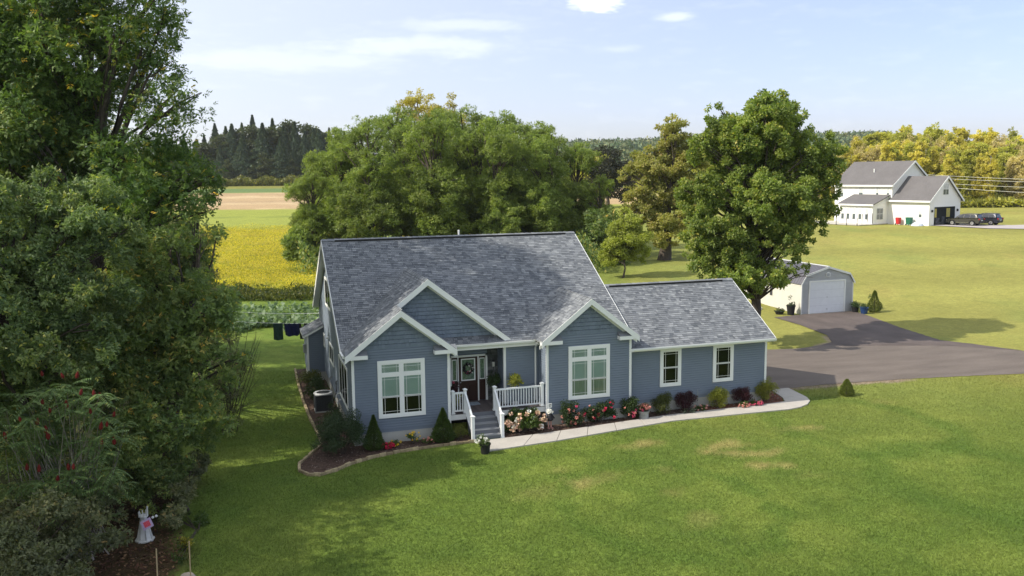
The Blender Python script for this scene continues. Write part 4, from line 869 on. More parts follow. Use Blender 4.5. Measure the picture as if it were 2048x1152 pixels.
# farmhouse drive laid on the slope
pts = [(1858, 129.5, 1), (1925, 137, 0)]
dv = [wloc(.6, -.1), wloc(7.2, -.1), wloc(9.5, -7), wloc(30, -13), wloc(60, -14), wloc(60, -22), wloc(28, -22), wloc(9, -17.5), wloc(.2, -9.0)]
bm = bmesh.new(); vs = [bm.verts.new((p.x, p.y, 0)) for p in dv]; f = bm.faces.new(vs); bmesh.ops.triangulate(bm, faces=[f]); bmesh.ops.subdivide_edges(bm, edges=bm.edges[:], cuts=6, use_grid_fill=True)
for v in bm.verts: v.co.z = float(hgt(v.co.x, v.co.y))+.09
bmesh.ops.recalc_face_normals(bm, faces=bm.faces); me = bpy.data.meshes.new('farm_driveway'); bm.to_mesh(me); bm.free(); me.materials.append(mat('pale_drive', (.42, .38, .37), .9, .08, .5)); link('farm_driveway', me, kind='structure')
# ------------------------------------------------------------------ cars
GLC = mat('car_glass', (.02, .025, .03), .06, 0, spec=.9); TYR = mat('tyre', (.02, .02, .02), .9); RIMM = mat('rim', (.45, .45, .46), .3, 0, metal=.7); TL = mat('tail_lamp', (.35, .01, .01), .2, 0); CHR = mat('chrome', (.6, .6, .62), .2, 0, metal=.9)
def suv(label, loc, rz, colr, name='parked_suv'):
    t = thing(name, label, 'car', loc, rz); pm = mat('paint_'+name+str(colr[0]), colr, .22, 0, spec=.7, metal=.35)
    # side profile (x forward, z up); sections across width
    up = [(-2.38, .55), (-2.42, .85), (-2.36, 1.08), (-2.1, 1.14), (.75, 1.10), (1.0, 1.06), (2.05, .93), (2.36, .78), (2.42, .55)]
    def arch(cx): return [(cx+.44*math.cos(a), .36+.44*math.sin(a)) for a in np.linspace(0, math.pi, 9)]
    lowp = [(2.38, .34)]+arch(1.45)+[(.9, .28), (-.9, .28)]+arch(-1.42)+[(-2.3, .34)]
    ring = up+lowp; n = len(ring); vs = []; W = [(-.93, 1), (-.97, .0), (.97, .0), (.93, 1)]
    ys = [-.90, -.95, -.80, .80, .95, .90]
    mb = MB(); half = []
    for y, k in ((-.84, 1), (-.95, 0), (.95, 0), (.84, 1)):
        half.append([(x*(.985 if k else 1), y, z+(.02 if k and z > .9 else 0)) for x, z in ring])
    for h in half: vs += h
    fs = [(j*n+i, j*n+(i+1) % n, (j+1)*n+(i+1) % n, (j+1)*n+i) for j in range(3) for i in range(n)]+[tuple(range(n)), tuple(range(3*n, 4*n))[::-1]]
    mb.add(vs, fs); mb.build('body', pm, t, bevel=.0)
    cab = [(-2.15, 1.10), (-1.95, 1.62), (-1.6, 1.70), (-.1, 1.71), (.35, 1.62), (1.1, 1.08)]
    mb = MB(); m_ = len(cab); vs = [(x, -.84 if z < 1.2 else -.66, z) for x, z in cab]+[(x, .84 if z < 1.2 else .66, z) for x, z in cab]
    mb.add(vs, [tuple(range(m_)), tuple(range(m_, 2*m_))[::-1]]+[(i, (i+1) % m_, (i+1) % m_+m_, i+m_) for i in range(m_)]); ca = mb.build('cabin', pm, t, bevel=.04)
    for s in (-1, 1):
        for q in ([(-1.75, 1.18), (-1.7, 1.55), (-1.1, 1.60), (-1.05, 1.18)], [(-.98, 1.17), (-1.0, 1.60), (-.25, 1.62), (-.15, 1.16)], [(-.05, 1.16), (-.15, 1.61), (.25, 1.56), (.82, 1.14)]):
            f_ = lambda z: s*(.845-(z-1.1)/.52*.175+.012); MB().prism([(x, f_(z), z) for x, z in q], (0, s*.006, 0)).build('window', GLC, ca)
    MB().prism([(-2.17, -.7, 1.15), (-2.17, .7, 1.15), (-2.02, .6, 1.57), (-2.02, -.6, 1.57)], (-.02, 0, .005)).build('rear_window', GLC, ca); MB().prism([(1.06, -.72, 1.14), (1.06, .72, 1.14), (.46, .6, 1.58), (.46, -.6, 1.58)], (.02, 0, .02)).build('windscreen', GLC, ca)
    MB().prism([(-2.16, -.6, 1.66), (-1.85, -.6, 1.70), (-1.85, .6, 1.70), (-2.16, .6, 1.66)], (0, 0, .03)).build('roof_spoiler', BLK, t)
    for s in (-1, 1):
        MB().box((-2.46, s*.78-.17, .86), (-2.33, s*.78+.17, 1.06)).build('tail_light', TL, t, bevel=.02); MB().box((2.25, s*.68-.2, .70), (2.4, s*.68+.2, .82)).build('headlight', CHR, t, bevel=.02)
        MB().box((.55, s*1.0-.07, 1.10), (.72, s*1.0+.07, 1.24)).build('wing_mirror', pm, t, bevel=.02); MB().box((-1.7, s*.6-.02, 1.72), (.1, s*.6+.02, 1.75)).build('roof_rail', CHR, t)
        MB().box((-.95, s*.955-.006, .42), (.95, s*.955+.006, .47)).build('trim_strip', CHR, t)
    MB().box((-2.47, -.8, .48), (-2.36, .8, .66)).build('rear_bumper', BLK, t, bevel=.03); MB().box((-2.435, -.25, .70), (-2.415, .25, .82)).build('number_plate', mat('plate', (.6, .6, .58), .5), t)
    for x in (1.45, -1.42):
        for s in (-1, 1):
            wo_ = MB(); wo_.tube([(x, s*.70, .36), (x, s*.93, .36)], .36, 16); wl = wo_.build('wheel', TYR, t)
            rm_ = MB(); rm_.tube([(x, s*.925, .36), (x, s*.945, .36)], .245, 14); rm_.build('rim', RIMM, wl)
            for k in range(5): a = k*2*math.pi/5; b_ = MB(); b_.bar((x, s*.952, .36), (x+.22*math.cos(a), s*.952, .36+.22*math.sin(a)), .05, .02, up=(0, s, 0)); b_.build('spoke', BLK if k < 0 else CHR, wl)
    return t
rzc = wh.rotation_euler.z
c1 = wloc(4.4, -2.9); suv('dark olive-grey SUV parked on the pale drive nearest the open farmhouse garage', (c1.x, c1.y, float(hgt(c1.x, c1.y))+.09), rzc+R(97), (.075, .072, .062))
c2 = wloc(7.6, -3.8); suv('dark navy SUV parked on the far side of the olive-grey one', (c2.x, c2.y, float(hgt(c2.x, c2.y))+.09), rzc+R(97), (.03, .032, .045))
# ------------------------------------------------------------------ power lines across the far right
for i, (pa, pb, D0, D1) in enumerate((((1855, 345), (2120, 357), 165, 150), ((1855, 351), (2120, 362), 165, 150), ((1880, 362), (2120, 373), 165, 150), ((1905, 371), (2120, 384.5), 160, 145))):
    A, B = at(*pa, D0), at(*pb, D1); A = A+(A-B)*.9; B = B+(B-at(*pa, D0))*.6; mb = MB(); P = [A.lerp(B, k/12)+Vector((0, 0, -1.2*math.sin(math.pi*k/12)*.4)) for k in range(13)]
    mb.tube(P, .035, 4); o = mb.build('power_line', mat('cable', (.55, .54, .48), .6)); tag(o, ['uppermost grey cable crossing in front of the yellow wood', 'second grey cable from the top in front of the yellow wood', 'thin third cable down in front of the yellow wood', 'lowest grey cable crossing in front of the yellow wood'][i], 'cable', 'power cables at the far right')
#==PART4END
# ------------------------------------------------------------------ things around the house
ac = thing('air_conditioner', 'round-topped dark grey air conditioning unit in the bed beside the left wall', 'air conditioner', (-.68, 6.1, .03))
MB().box((-.42, -.42, 0), (.42, .42, .06)).build('base', FND, ac)
ACM = mat('ac_grey', (.10, .105, .11), .5, .1); mb = MB(); mb.box((-.37, -.37, .06), (.37, .37, .80)); mb.build('core', BLK, ac); mb = None
fin = MB().box((-.39, -.006, 0), (.39, .006, .012)).mesh('louvre', ACM)
for k in range(15):
    for s in range(4): o = link('louvre', fin, ac, ((0, -.385), (.385, 0), (0, .385), (-.385, 0))[s]+(.1+k*.045,)); o.rotation_euler = (0, 0, s*math.pi/2)
for x, y in ((-.39, -.39), (.39, -.39), (.39, .39), (-.39, .39)): MB().box((x-.03, y-.03, .06), (x+.03, y+.03, .82)).build('corner_post', ACM, ac)
MB().lathe([(.30, .82), (.44, .82), (.45, .86), (.42, .89), (.31, .89)], n=24, cap=False).build('top_ring', mat('ac_light', (.42, .43, .43), .5), ac); MB().box((-.42, -.42, .80), (.42, .42, .82)).build('top_plate', ACM, ac)
MB().lathe([(0, .83), (.30, .83), (.30, .84), (0, .86)], n=20, cap=False).build('fan_guard', BLK, ac)
for k in range(8): a = k*math.pi/4; MB().bar((.05*math.cos(a), .05*math.sin(a), .875), (.31*math.cos(a), .31*math.sin(a), .875), .012, .01).build('guard_spoke', ACM, ac)
# wreath on the door
wr = thing('door_wreath', 'black and cream ribbon wreath hanging on the dark front door', 'wreath', (5.43, 2.17, 2.42)); rng = np.random.default_rng(2)
def ringf(n, m, nm, a0, a1, s, r=.20):
    a = rng.uniform(a0, a1, n); P = np.stack([r*np.cos(a), rng.uniform(-.05, 0, n), r*np.sin(a)], 1)+rng.normal(size=(n, 3))*.018; V, F = leaf_quads(P, rng.normal(size=(n, 3))+np.array([0, -1.5, 0]), rng.normal(size=(n, 3))+np.stack([-np.sin(a), 0*a, np.cos(a)], 1)*1.2, np.full(n, s), np.full(n, s*.6)); link(nm, np_mesh(nm, V, F, rng.uniform(0, 1, n), m), wr)
ringf(160, BLK, 'ring', 0, 6.283, .10); ringf(26, WHT, 'ribbon', -1.9, 1.6, .12, .17); ringf(14, PINK, 'ribbon', -2.6, -.6, .09, .19)
tag(MB().box((5.0, 1.45, .906), (5.78, 1.92, .925)).build('doormat', mat('doormat', (.25, .30, .36), .95, .3, 14)), 'small blue-grey doormat on the porch boards', 'doormat')
# porch lamp
lp = thing('wall_lantern', 'small lantern on the dark stone beside the front door', 'lantern', (6.6, 2.16, 2.55)); MB().box((-.05, -.06, -.12), (.05, .04, .10)).build('glass', mat('lamp_glass', (.6, .6, .55), .2), lp); MB().lathe([(.09, .1), (.02, .17), (.01, .2)], n=4).build('cap', BLK, lp)
# hanging basket, potted plants on porch
def basket(label, loc, s, n, mleaf, seed, bl=None):
    t = thing('hanging_plant', label, 'hanging plant', loc); MB().lathe([(.05, -.18), (.15, -.12), (.19, 0), (.17, 0), (.02, -.02)], n=12, cap=False).build('basket', BPOT, t)
    mb = MB(); [mb.tube([(.17*math.cos(a), .17*math.sin(a), 0), (0, 0, .55)], .004, 4) for a in (0, 2.1, 4.2)]; mb.build('hanger', METG, t); rng = np.random.default_rng(seed)
    C, Rr = clump_points([(np.array((0, 0, -.02)), (.3*s, .3*s, .30*s))], 10, .5, rng); V, F, tn = foliage(C, Rr, n, .11, .045, rng, .9, .8); link('foliage', np_mesh('foliage', V, F, tn, mleaf), t)
basket('trailing dark green basket plant hanging in the shaded porch corner', (6.55, 1.75, 1.95), 1.15, 700, LD, 8)
t = potted('potted_plant', 'bright green weeping plant on a tall white stand behind the porch railing', (7.15, .62, .905), .13, .2, mat('white_pot', (.7, .7, .68), .5), [((0, 0, 1.18), (.42, .36, .26))], LY, 520, .15, .05, 9); MB().tube([(0, 0, .1), (.01, 0, 1.0)], .014, 6).build('stem', BARK, t)
potted('potted_plant', 'dark purple leafy pot on the porch left of the front door', (4.55, 1.2, .905), .16, .3, BPOT, [((0, 0, .95), (.22, .22, .28)), ((0, 0, .5), (.15, .15, .2))], LP, 420, .12, .06, 10, (PINK, 3, .05))
potted('potted_plant', 'small yellow-green plant behind the short left porch railing', (4.52, .72, .905), .12, .2, BPOT, [((0, 0, .5), (.16, .16, .3))], LY, 160, .14, .05, 12)
potted('potted_flowers', 'black pot of white petunias on the lawn corner where the walk meets the steps', (4.86, -2.55, 0), .22, .42, BPOT, [((-.12, 0, .50), (.30, .26, .20))], LG, 800, .07, .035, 13, (WHT, 16, .055), cat='potted flowers')
potted('potted_flowers', 'grey stone pot full of pink flowers in the mulch between walk and wing wall', (13.0, -.16, .03), .24, .34, mat('stone_pot', (.30, .31, .29), .9, .2, 8), [((0, 0, .46), (.30, .26, .16))], LG, 420, .08, .04, 14, (SAL, 24, .06), taper=.95, cat='potted flowers')
# white painted yard sign behind the last shrub
ysg = thing('yard_sign', 'small white sign on a stake at the right corner of the blue house', 'sign', (20.35, 1.75, .03), R(18)); MB().box((-.02, -.012, 0), (.02, .012, .55)).build('stake', METG, ysg); MB().box((-.17, -.02, .52), (.17, .0, .98)).build('panel', TRIM, ysg, bevel=.01)
MB().box((-.11, -.024, .70), (.02, -.021, .88)).build('print', METG, ysg)
# decorative figure with a number board
fgu = thing('garden_figure', 'small painted garden figure with pale flower head in front of the right bay corner', 'garden figure', (8.42, -.30, .04)); rng = np.random.default_rng(5)
for s in (-1, 1): MB().tube([(s*.06, 0, .05), (s*.055, 0, .38)], .032, 8).build('leg', mat('figure_pink', (.55, .30, .24), .6), fgu); MB().box((s*.08-.06, -.14, 0), (s*.08+.06, .04, .06)).build('shoe', mat('shoe', (.3, .15, .13), .6), fgu, bevel=.015)
MB().lathe([(.12, .36), (.17, .42), (.12, .60), (.06, .70)], n=12).build('body', BLK, fgu); MB().tube([(-.10, 0, .6), (-.2, -.05, .45)], .03, 6).build('arm', BLK, fgu); MB().tube([(.10, 0, .6), (.2, -.05, .45)], .03, 6).build('arm', BLK, fgu)
for k in range(9): a = rng.normal(size=3); a /= np.linalg.norm(a); o = link('petal_ball', bloom_mesh(WHT, .07, 4), fgu, (a[0]*.11, a[1]*.08-.03, .80+a[2]*.09))
MB().box((-.09, -.02, .93), (.09, .0, 1.12)).build('board', TRIM, fgu); MB().box((-.04, -.024, .96), (-.015, -.0205, 1.09)).build('digit', BLK, fgu)
mb = MB(); mb.box((.0, -.024, 1.065), (.06, -.0205, 1.09)); mb.hexa([(.02, -.0238, .96), (.04, -.0238, .96), (.04, -.0207, .96), (.02, -.0207, .96), (.04, -.0238, 1.064), (.06, -.0238, 1.064), (.06, -.0207, 1.064), (.04, -.0207, 1.064)]); mb.build('digit', BLK, fgu)
# thin stake in wing bed
tag(MB().tube([(16.0, .3, 0), (16.0, .3, 1.0)], .012, 5).build('garden_stake', METG), 'thin metal stake standing in the mulch between the two wing windows', 'stake')
# ------------------------------------------------------------------ shrubs
def shrub(name, label, cat, base, env, mleaf, n, ln, wd, seed, ncl=16, crf=.45, blooms=(), spray=1, flat=.9, group=None, core=.5):
    t = thing(name, label, cat, base, 0, group); rng = np.random.default_rng(seed); C, Rr = clump_points(env, ncl, crf, rng); C[:, 2] = np.maximum(C[:, 2], .12)
    V, F, tn = foliage(C, Rr, n, ln, wd, rng, flat, 0, spray, core=core); V[:, 2] = np.maximum(V[:, 2], .01); link('foliage', np_mesh('foliage', V, F, tn, mleaf), t)
    mb = MB()
    for k in range(min(14, len(C))): c = Vector(C[k]); mb.tube([(rng.normal()*.04, rng.normal()*.04, 0), c*.5+Vector((0, 0, c.z*.1)), c], [.018, .012, .005], 4)
    mb.build('stems', BARK, t, fix=False)
    for m_, k, s, front in blooms:
        me = bloom_mesh(m_, s, seed)
        for i in range(k):
            e = env[rng.integers(len(env))]; d = rng.normal(size=3); d[2] = d[2]*.8+.25; d[1] = -abs(d[1])-front; d /= np.linalg.norm(d); p = np.array(e[0])+d*np.array(e[1])*rng.uniform(.92, 1.12); p[2] = max(p[2], .08); o = link('bloom', me, t, tuple(p)); o.rotation_euler = tuple(rng.uniform(0, 3, 3)); o.scale = (rng.uniform(.75, 1.2),)*3
    return t
shrub('hydrangea', 'hydrangea with large cream and peach flower heads below the porch railing', 'hydrangea', (7.25, -.35, .03), [((0, 0, .55), (.78, .5, .5)), ((.55, 0, .4), (.42, .4, .35)), ((-.5, 0, .4), (.4, .4, .32))], LG, 3000, .13, .08, 21, blooms=((HYD, 30, .105, .3), (WHT, 5, .09, .5)))
shrub('rose_bush', 'rose bush with scattered pink blooms under the right bay window, nearest the garden figure', 'rose bush', (9.35, -.25, .03), [((0, 0, .65), (.45, .35, .55)), ((.25, 0, .4), (.4, .35, .35))], LD, 2200, .08, .05, 22, blooms=((SAL, 11, .065, .3), (PINK, 4, .06, .3)), group='rose bushes in the mulch bed')
shrub('rose_bush', 'wide rose bush with red blooms under the right bay window', 'rose bush', (10.85, -.1, .03), [((0, 0, .6), (.55, .38, .5)), ((.5, 0, .5), (.4, .35, .4)), ((-.45, 0, .45), (.4, .35, .4))], LD, 2800, .08, .05, 23, blooms=((RED, 12, .065, .3), (SAL, 5, .05, .4)), group='rose bushes in the mulch bed')
shrub('rose_bush', 'rose bush with bright pink blooms at the right corner of the right bay', 'rose bush', (12.3, -.05, .03), [((0, 0, .6), (.5, .38, .5)), ((.35, 0, .35), (.4, .35, .3))], LD, 2400, .08, .05, 24, blooms=((PINK, 5, .085, .2), (SAL, 4, .06, .4)), group='rose bushes in the mulch bed')
for i, (x, y, s, m_, nm, lab, n) in enumerate(((14.05, .15, .95, LG, 'rounded_shrub', 'rounded olive green shrub left of the first wing window', 1900), (15.35, .2, .9, LP, 'barberry_shrub', 'dark purple barberry between the two yellow-green shrubs under the wing windows', 1900), (17.0, .25, 1.0, LY, 'rounded_shrub', 'yellow-green rounded shrub below the second wing window', 2100), (18.35, .3, .85, LP, 'barberry_shrub', 'smaller dark purple barberry near the right end of the wing', 1800), (19.75, .55, 1.1, LY, 'rounded_shrub', 'tallest yellow-green shrub at the right corner of the wing', 2400))):
    shrub(nm, lab, 'shrub', (x, y, .03), [((0, 0, .52*s), (.58*s, .5*s, .46*s)), ((.1, 0, .7*s), (.4*s, .4*s, .35*s))], m_ if i else leafmat('leaf_olive', ((.06, .08, .02), (.11, .125, .03), (.15, .16, .04))), int(n*2.6), .05, .034, 30+i, ncl=26, group='shrubs along the wing wall')
for i, (x, y, m_, lab) in enumerate(((1.25, -.75, RED, 'low red flowers by the edging under the left bay window'), (2.35, -.45, YEL, 'yellow rose clump against the foundation of the left bay'), (3.0, -.55, SAL, 'orange-brown flower clump left of the right-hand dwarf spruce'), (1.55, -.55, YEL, 'small orange and yellow flowers left of the yellow rose clump'), (18.9, -.02, PINK, 'bright pink ground flowers near the right end of the walkway bed'), (16.0, .1, SAL, 'low rusty ground flowers in the middle of the wing bed'), (18.2, -.1, SAL, 'faint salmon ground flowers left of the bright pink ones'))):
    hh = .42 if i == 1 else .16; shrub('flower_clump', lab, 'flowers', (x, y, .03), [((0, 0, hh*.8), (.28+.12*(i > 3), .2, hh*.8))], LG, 420, .07, .035, 50+i, ncl=6, blooms=((m_, 10 if i not in (0, 4) else 26, .05, .1),))
shrub('ground_cover_plant', 'low grey-green spreading plant in the wing bed right of the pink flower pot', 'plant', (15.3, -.15, .03), [((0, 0, .08), (.5, .2, .12))], leafmat('leaf_grey', ((.10, .13, .09), (.2, .24, .18))), 300, .07, .04, 60)
shrub('corner_bush', 'large loose grey-green bush at the front left corner of the blue house', 'bush', (-.55, -.75, .03), [((0, 0, .95), (1.05, .85, .85)), ((.7, .1, .7), (.6, .6, .6)), ((-.6, -.3, .55), (.7, .7, .5)), ((-.1, 1.1, .8), (.7, .9, .7))], leafmat('leaf_bush', ((.022, .042, .018), (.05, .082, .035), (.10, .14, .06))), 15000, .075, .03, 61, ncl=60, crf=.3, core=.45)
shrub('side_shrub', 'dark purple-green shrub in the bed behind the air conditioner', 'shrub', (-.8, 8.3, .03), [((0, 0, .5), (.65, .6, .5)), ((0, 1.0, .4), (.6, .6, .4))], LD, 2400, .09, .05, 62)
shrub('side_shrub', 'low olive shrub at the far end of the left side bed', 'shrub', (-1.0, 11.4, .03), [((0, 0, .4), (.6, .9, .42))], leafmat('leaf_olive', None), 1500, .09, .05, 63)
shrub('side_shrub', 'low dark plants between the air conditioner and the big corner bush', 'shrub', (-.6, 3.0, .03), [((0, 0, .3), (.5, 1.3, .35)), ((.2, 1.6, .45), (.25, .4, .45))], LD, 2200, .08, .04, 64)
shrub('boxwood', 'small yellow-green shrub tucked beside the left porch step post', 'shrub', (4.35, -.45, .03), [((0, 0, .35), (.4, .32, .33))], leafmat('leaf_box', ((.07, .09, .015), (.14, .16, .03), (.2, .22, .04))), 1500, .05, .03, 65)
def cone_tree(name, label, loc, h, r, mleaf, n, seed, ln=.05, wd=.016, group=None, point=1.0, lump=0):
    t = thing(name, label, 'conifer', loc, 0, group); rng = np.random.default_rng(seed); z = rng.uniform(0, 1, n)**1.3; a = rng.uniform(0, 6.283, n)
    rad = r*(1-z)**point*np.minimum(1, .55+z*6)*(1+.10*np.sin(a*5+z*17)+.08*np.sin(a*11-z*31)+lump*np.sin(a*2+z*9))*rng.uniform(.55, 1.04, n)**.5
    P = np.stack([rad*np.cos(a), rad*np.sin(a), .04+z*h], 1); d = np.stack([np.cos(a), np.sin(a), .5+0*a], 1); V, F = leaf_quads(P, d+rng.normal(size=(n, 3))*.6, d+rng.normal(size=(n, 3))*.5, ln*rng.uniform(.7, 1.3, n), np.full(n, wd)); V[:, 2] = np.maximum(V[:, 2], .01)
    link('foliage', np_mesh('foliage', V, F, np.clip(.45+rng.normal(size=n)*.2, 0, 1), mleaf), t); MB().tube([(0, 0, -.05), (0, 0, h*.92)], [r*.12, .01], 6).build('trunk', BARK, t); return t
LC = leafmat('needle_dwarf', ((.022, .045, .008), (.05, .085, .014), (.09, .13, .02)), trans=.1)
cone_tree('dwarf_spruce', 'dense conical dwarf spruce against the wall between left bay window and porch steps', (3.62, -.5, .02), 1.38, .55, LC, 12000, 71, .06, .026); cone_tree('dwarf_spruce', 'narrow conical dwarf spruce between the big corner bush and the left bay foundation', (.72, -.62, .02), 1.38, .46, LC, 9000, 72, .06, .026)
LC2 = leafmat('needle_yellow', ((.06, .085, .012), (.11, .14, .02), (.17, .19, .03)), trans=.1)
p = gp(1693, 791); cone_tree('dwarf_spruce', 'small egg-shaped conifer alone on the lawn by the driveway edge', (p.x, p.y, 0), .78, .38, LC2, 7000, 73, .05, .022, point=.65)
p = gp(1748, 624); cone_tree('dwarf_spruce', 'two-lobed small conifer on the grass right of the shed garage', (p.x, p.y, 0), 1.65, .58, LC2, 6000, 74, .08, .035, point=.8, lump=.22)
# ------------------------------------------------------------------ clothesline
D0 = 52.0; A = at(430, 640, D0); B = at(650, 646, D0); cl_ = thing('clothesline', 'pair of white washing lines strung across the back lawn', 'clothesline', (A.x, A.y, 0))
for k, (dz, dy) in enumerate(((0, 0), (.0, 4.0))): mb = MB(); P = [A.lerp(B, i/10)+Vector((0, dy, -.10*math.sin(math.pi*i/10))) for i in range(11)]; mb.tube([q-Vector((A.x, A.y, 0)) for q in P], .012, 4); mb.build('line', TRIM, cl_)
for q in (A, B): q0 = q-Vector((A.x, A.y, 0)); MB().tube([(q0.x, q0.y+2, 0), (q0.x, q0.y+2, q0.z+.05)], .05, 8).build('post', METG, cl_); MB().tube([(q0.x, q0.y-.2, q0.z+.02), (q0.x, q0.y+4.2, q0.z+.02)], .04, 6).build('crossbar', METG, cl_)
def cloth(name, label, px, outline, colr, cat):
    """outline in metres, x right, z down from the line; hung and slightly folded"""
    o0 = at(px, 646, D0); bm = bmesh.new(); rt = Vector((RT0[0], RT0[1], 0)); nr = Vector((-FW[0], -FW[1], 0)).normalized(); vs = [bm.verts.new(rt*x-Vector((0, 0, z))) for x, z in outline]; f = bm.faces.new(vs); bmesh.ops.triangulate(bm, faces=[f]); bmesh.ops.subdivide_edges(bm, edges=bm.edges[:], cuts=3, use_grid_fill=True)
    for v in bm.verts: x = v.co.dot(rt); v.co += nr*(.05*math.sin(x*17+v.co.z*3)*min(1, -v.co.z*2.5))
    ex = bmesh.ops.extrude_face_region(bm, geom=bm.faces[:]); bmesh.ops.translate(bm, verts=[q for q in ex['geom'] if isinstance(q, bmesh.types.BMVert)], vec=nr*.012); bmesh.ops.recalc_face_normals(bm, faces=bm.faces)
    me = bpy.data.meshes.new(name); bm.to_mesh(me); bm.free(); me.materials.append(mat('cloth_'+label.split()[0]+label.split()[1], colr, .95, .15, 4)); o = link(name, me, None, (o0.x, o0.y, o0.z-.02)); return tag(o, label, cat)
pants = lambda w_, l, g: [(0, 0), (w_, 0), (w_+g, l), (w_*.62+g, l*1.0), (w_*.5, l*.5), (w_*.35-g, l*.98), (-g, l*.97)]
cloth('trousers', 'dark green sweatpants hanging leftmost on the line', 546, [(0, 0), (.58, 0), (.6, .98), (.5, 1.02), (.44, .55), (.40, .75), (.28, .82), (.18, .7), (.15, 1.05), (.0, 1.0)], (.022, .05, .042), 'trousers')
cloth('shirt', 'black and navy shirt hanging beside the green sweatpants', 568, [(0, 0), (.16, .06), (.32, .0), (.5, .05), (.62, .0), (.8, .05), (.9, 0), (.92, .68), (.75, .80), (.5, .70), (.3, .82), (.05, .72)], (.012, .014, .06), 'shirt')
cloth('trousers', 'black trousers hanging nearest the house', 597, [(0, 0), (.14, 0), (.25, .5), (.34, 0), (.55, 0), (.5, .98), (.05, .96)], (.012, .012, .015), 'trousers')
# ------------------------------------------------------------------ odd garden ornaments under the trees at lower left
q = gp(290, 1080); lh = thing('lighthouse_ornament', 'white wooden tapered garden ornament with a colourful small flag, under the trees', 'garden ornament', (q.x, q.y, 0), R(15)); lh.scale = (.9, .9, .92)
WP = mat('weathered_white', (.60, .60, .57), .7, .12, 6)
for k in range(8):
    a0, a1 = k*math.pi/4+.05, (k+1)*math.pi/4-.05; mb = MB(); r0_, r1_ = .27, .10; P = lambda a, r, z: (r*math.cos(a), r*math.sin(a), z); mb.hexa([P(a0, r0_-.02, .04), P(a1, r0_-.02, .04), P(a1, r0_, .04), P(a0, r0_, .04), P(a0, r1_-.02, .80), P(a1, r1_-.02, .80), P(a1, r1_, .80), P(a0, r1_, .80)]); mb.build('side_board', WP, lh)
MB().lathe([(.32, 0), (.32, .05), (.27, .06)], n=8).build('base', WP, lh); MB().lathe([(.12, .80), (.16, .82), (.16, .86), (.08, .86)], n=8).build('gallery', WP, lh)
for k in range(8): a = k*math.pi/4; MB().tube([(.14*math.cos(a), .14*math.sin(a), .86), (.15*math.cos(a), .15*math.sin(a), 1.0)], .018, 5).build('picket', WP, lh)
MB().tube([(.10, -.10, .86), (.12, -.12, 1.18)], .03, 6).build('lantern_post', WP, lh)
ba = thing('garden_flag', 'small pink and lilac square flag hanging on the white ornament', 'flag', (q.x+.12, q.y-.30, .62), R(15)); rt = Matrix.Rotation(R(-18), 3, 'Y')
def fq(nm, m_, s, dy): mb = MB(); mb.hexa([rt @ Vector(v) for v in [(-s, -dy-.006, -s), (s, -dy-.006, -s), (s, -dy, -s), (-s, -dy, -s), (-s, -dy-.006, s), (s, -dy-.006, s), (s, -dy, s), (-s, -dy, s)]]); return mb.build(nm, m_, ba)
fq('cloth', mat('lilac', (.55, .42, .60), .8, .15, 20), .155, 0); fq('emblem', mat('hot_pink', (.75, .10, .14), .8, .2, 30), .09, .008)
for i, (px, py, h, lab) in enumerate(((316, 1175, 1.1, 'slender tan wooden garden stake near the white ornament'), (382, 1170, 1.25, 'slender tan wooden garden stake at the lawn edge'))):
    b = gp(px, py); tag(MB().tube([(b.x, b.y, 0), (b.x+.02, b.y, h)], .02, 6).build('garden_stake', mat('stake_wood', (.40, .30, .18), .8, .1, 8)), lab, 'stake')
b = gp(375, 1160); rk = MB().lathe([(.2, -.05), (.24, .06), (.16, .16), (.02, .2)], n=9); o = rk.build('garden_rock', STONE and mat('rock', (.36, .30, .24), .9, .2, 5)); o.location = (b.x, b.y, 0); tag(o, 'tan rock at the base of the stake by the lawn edge', 'rock')
b = gp(312, 1068); fp = thing('flower_ornament', 'two white ball solar lights on black stems beside the white ornament', 'solar light', (b.x, b.y, 0))
for x, z in ((-.06, .55), (.04, .58)): MB().tube([(x, 0, 0), (x, 0, z)], .01, 5).build('stem', BLK, fp); MB().lathe([(0, -.04), (.04, -.02), (.045, .01), (.03, .035), (0, .045)], (x, 0, z), 8, cap=False).build('globe', TRIM, fp)
shrub('ornamental_plant', 'small yellow-leaved plant beside the two wooden stakes', 'plant', tuple(gp(372, 1098)), [((0, 0, .2), (.22, .2, .16))], leafmat('leaf_gold', ((.2, .18, .02), (.4, .36, .04))), 240, .08, .04, 80)
shrub('hosta_clump', 'low green leafy clumps along the lawn edge below the trees', 'plant', tuple(gp(395, 1060)), [((0, 0, .1), (.3, 1.1, .14)), ((-.8, 1.4, .12), (.5, .8, .15)), ((-.3, -1.8, .1), (.3, .9, .12))], LG, 1500, .1, .05, 81)
#==PART5END
# ------------------------------------------------------------------ trees
def env(px, py, D, rx, rz, ry=None, dep=None):
    """crown lobe: centre seen at that pixel at distance D, radii given in pixels of the 2048 picture"""
    k = D/FPX; c = at(px, py, D); return (np.array(c), (rx*k, (dep if dep else rx*k), rz*k))
ASH = leafmat('leaf_ash', ((0.04, 0.079, 0.026), (0.084, 0.146, 0.038), (0.178, 0.253, 0.06), (0.747, 0.486, 0.055)), trans=0.38, var=.25, vscale=.35)
ELM = leafmat('leaf_elm', ((0.059, 0.101, 0.036), (0.12, 0.179, 0.055), (0.244, 0.301, 0.088), (0.661, 0.427, 0.097)), trans=0.38, var=.25, vscale=.4)
BOX = leafmat('leaf_boxelder', ((0.062, 0.106, 0.046), (0.138, 0.198, 0.078), (0.273, 0.336, 0.132), (0.496, 0.478, 0.106)), trans=0.38, var=.25, vscale=.4)
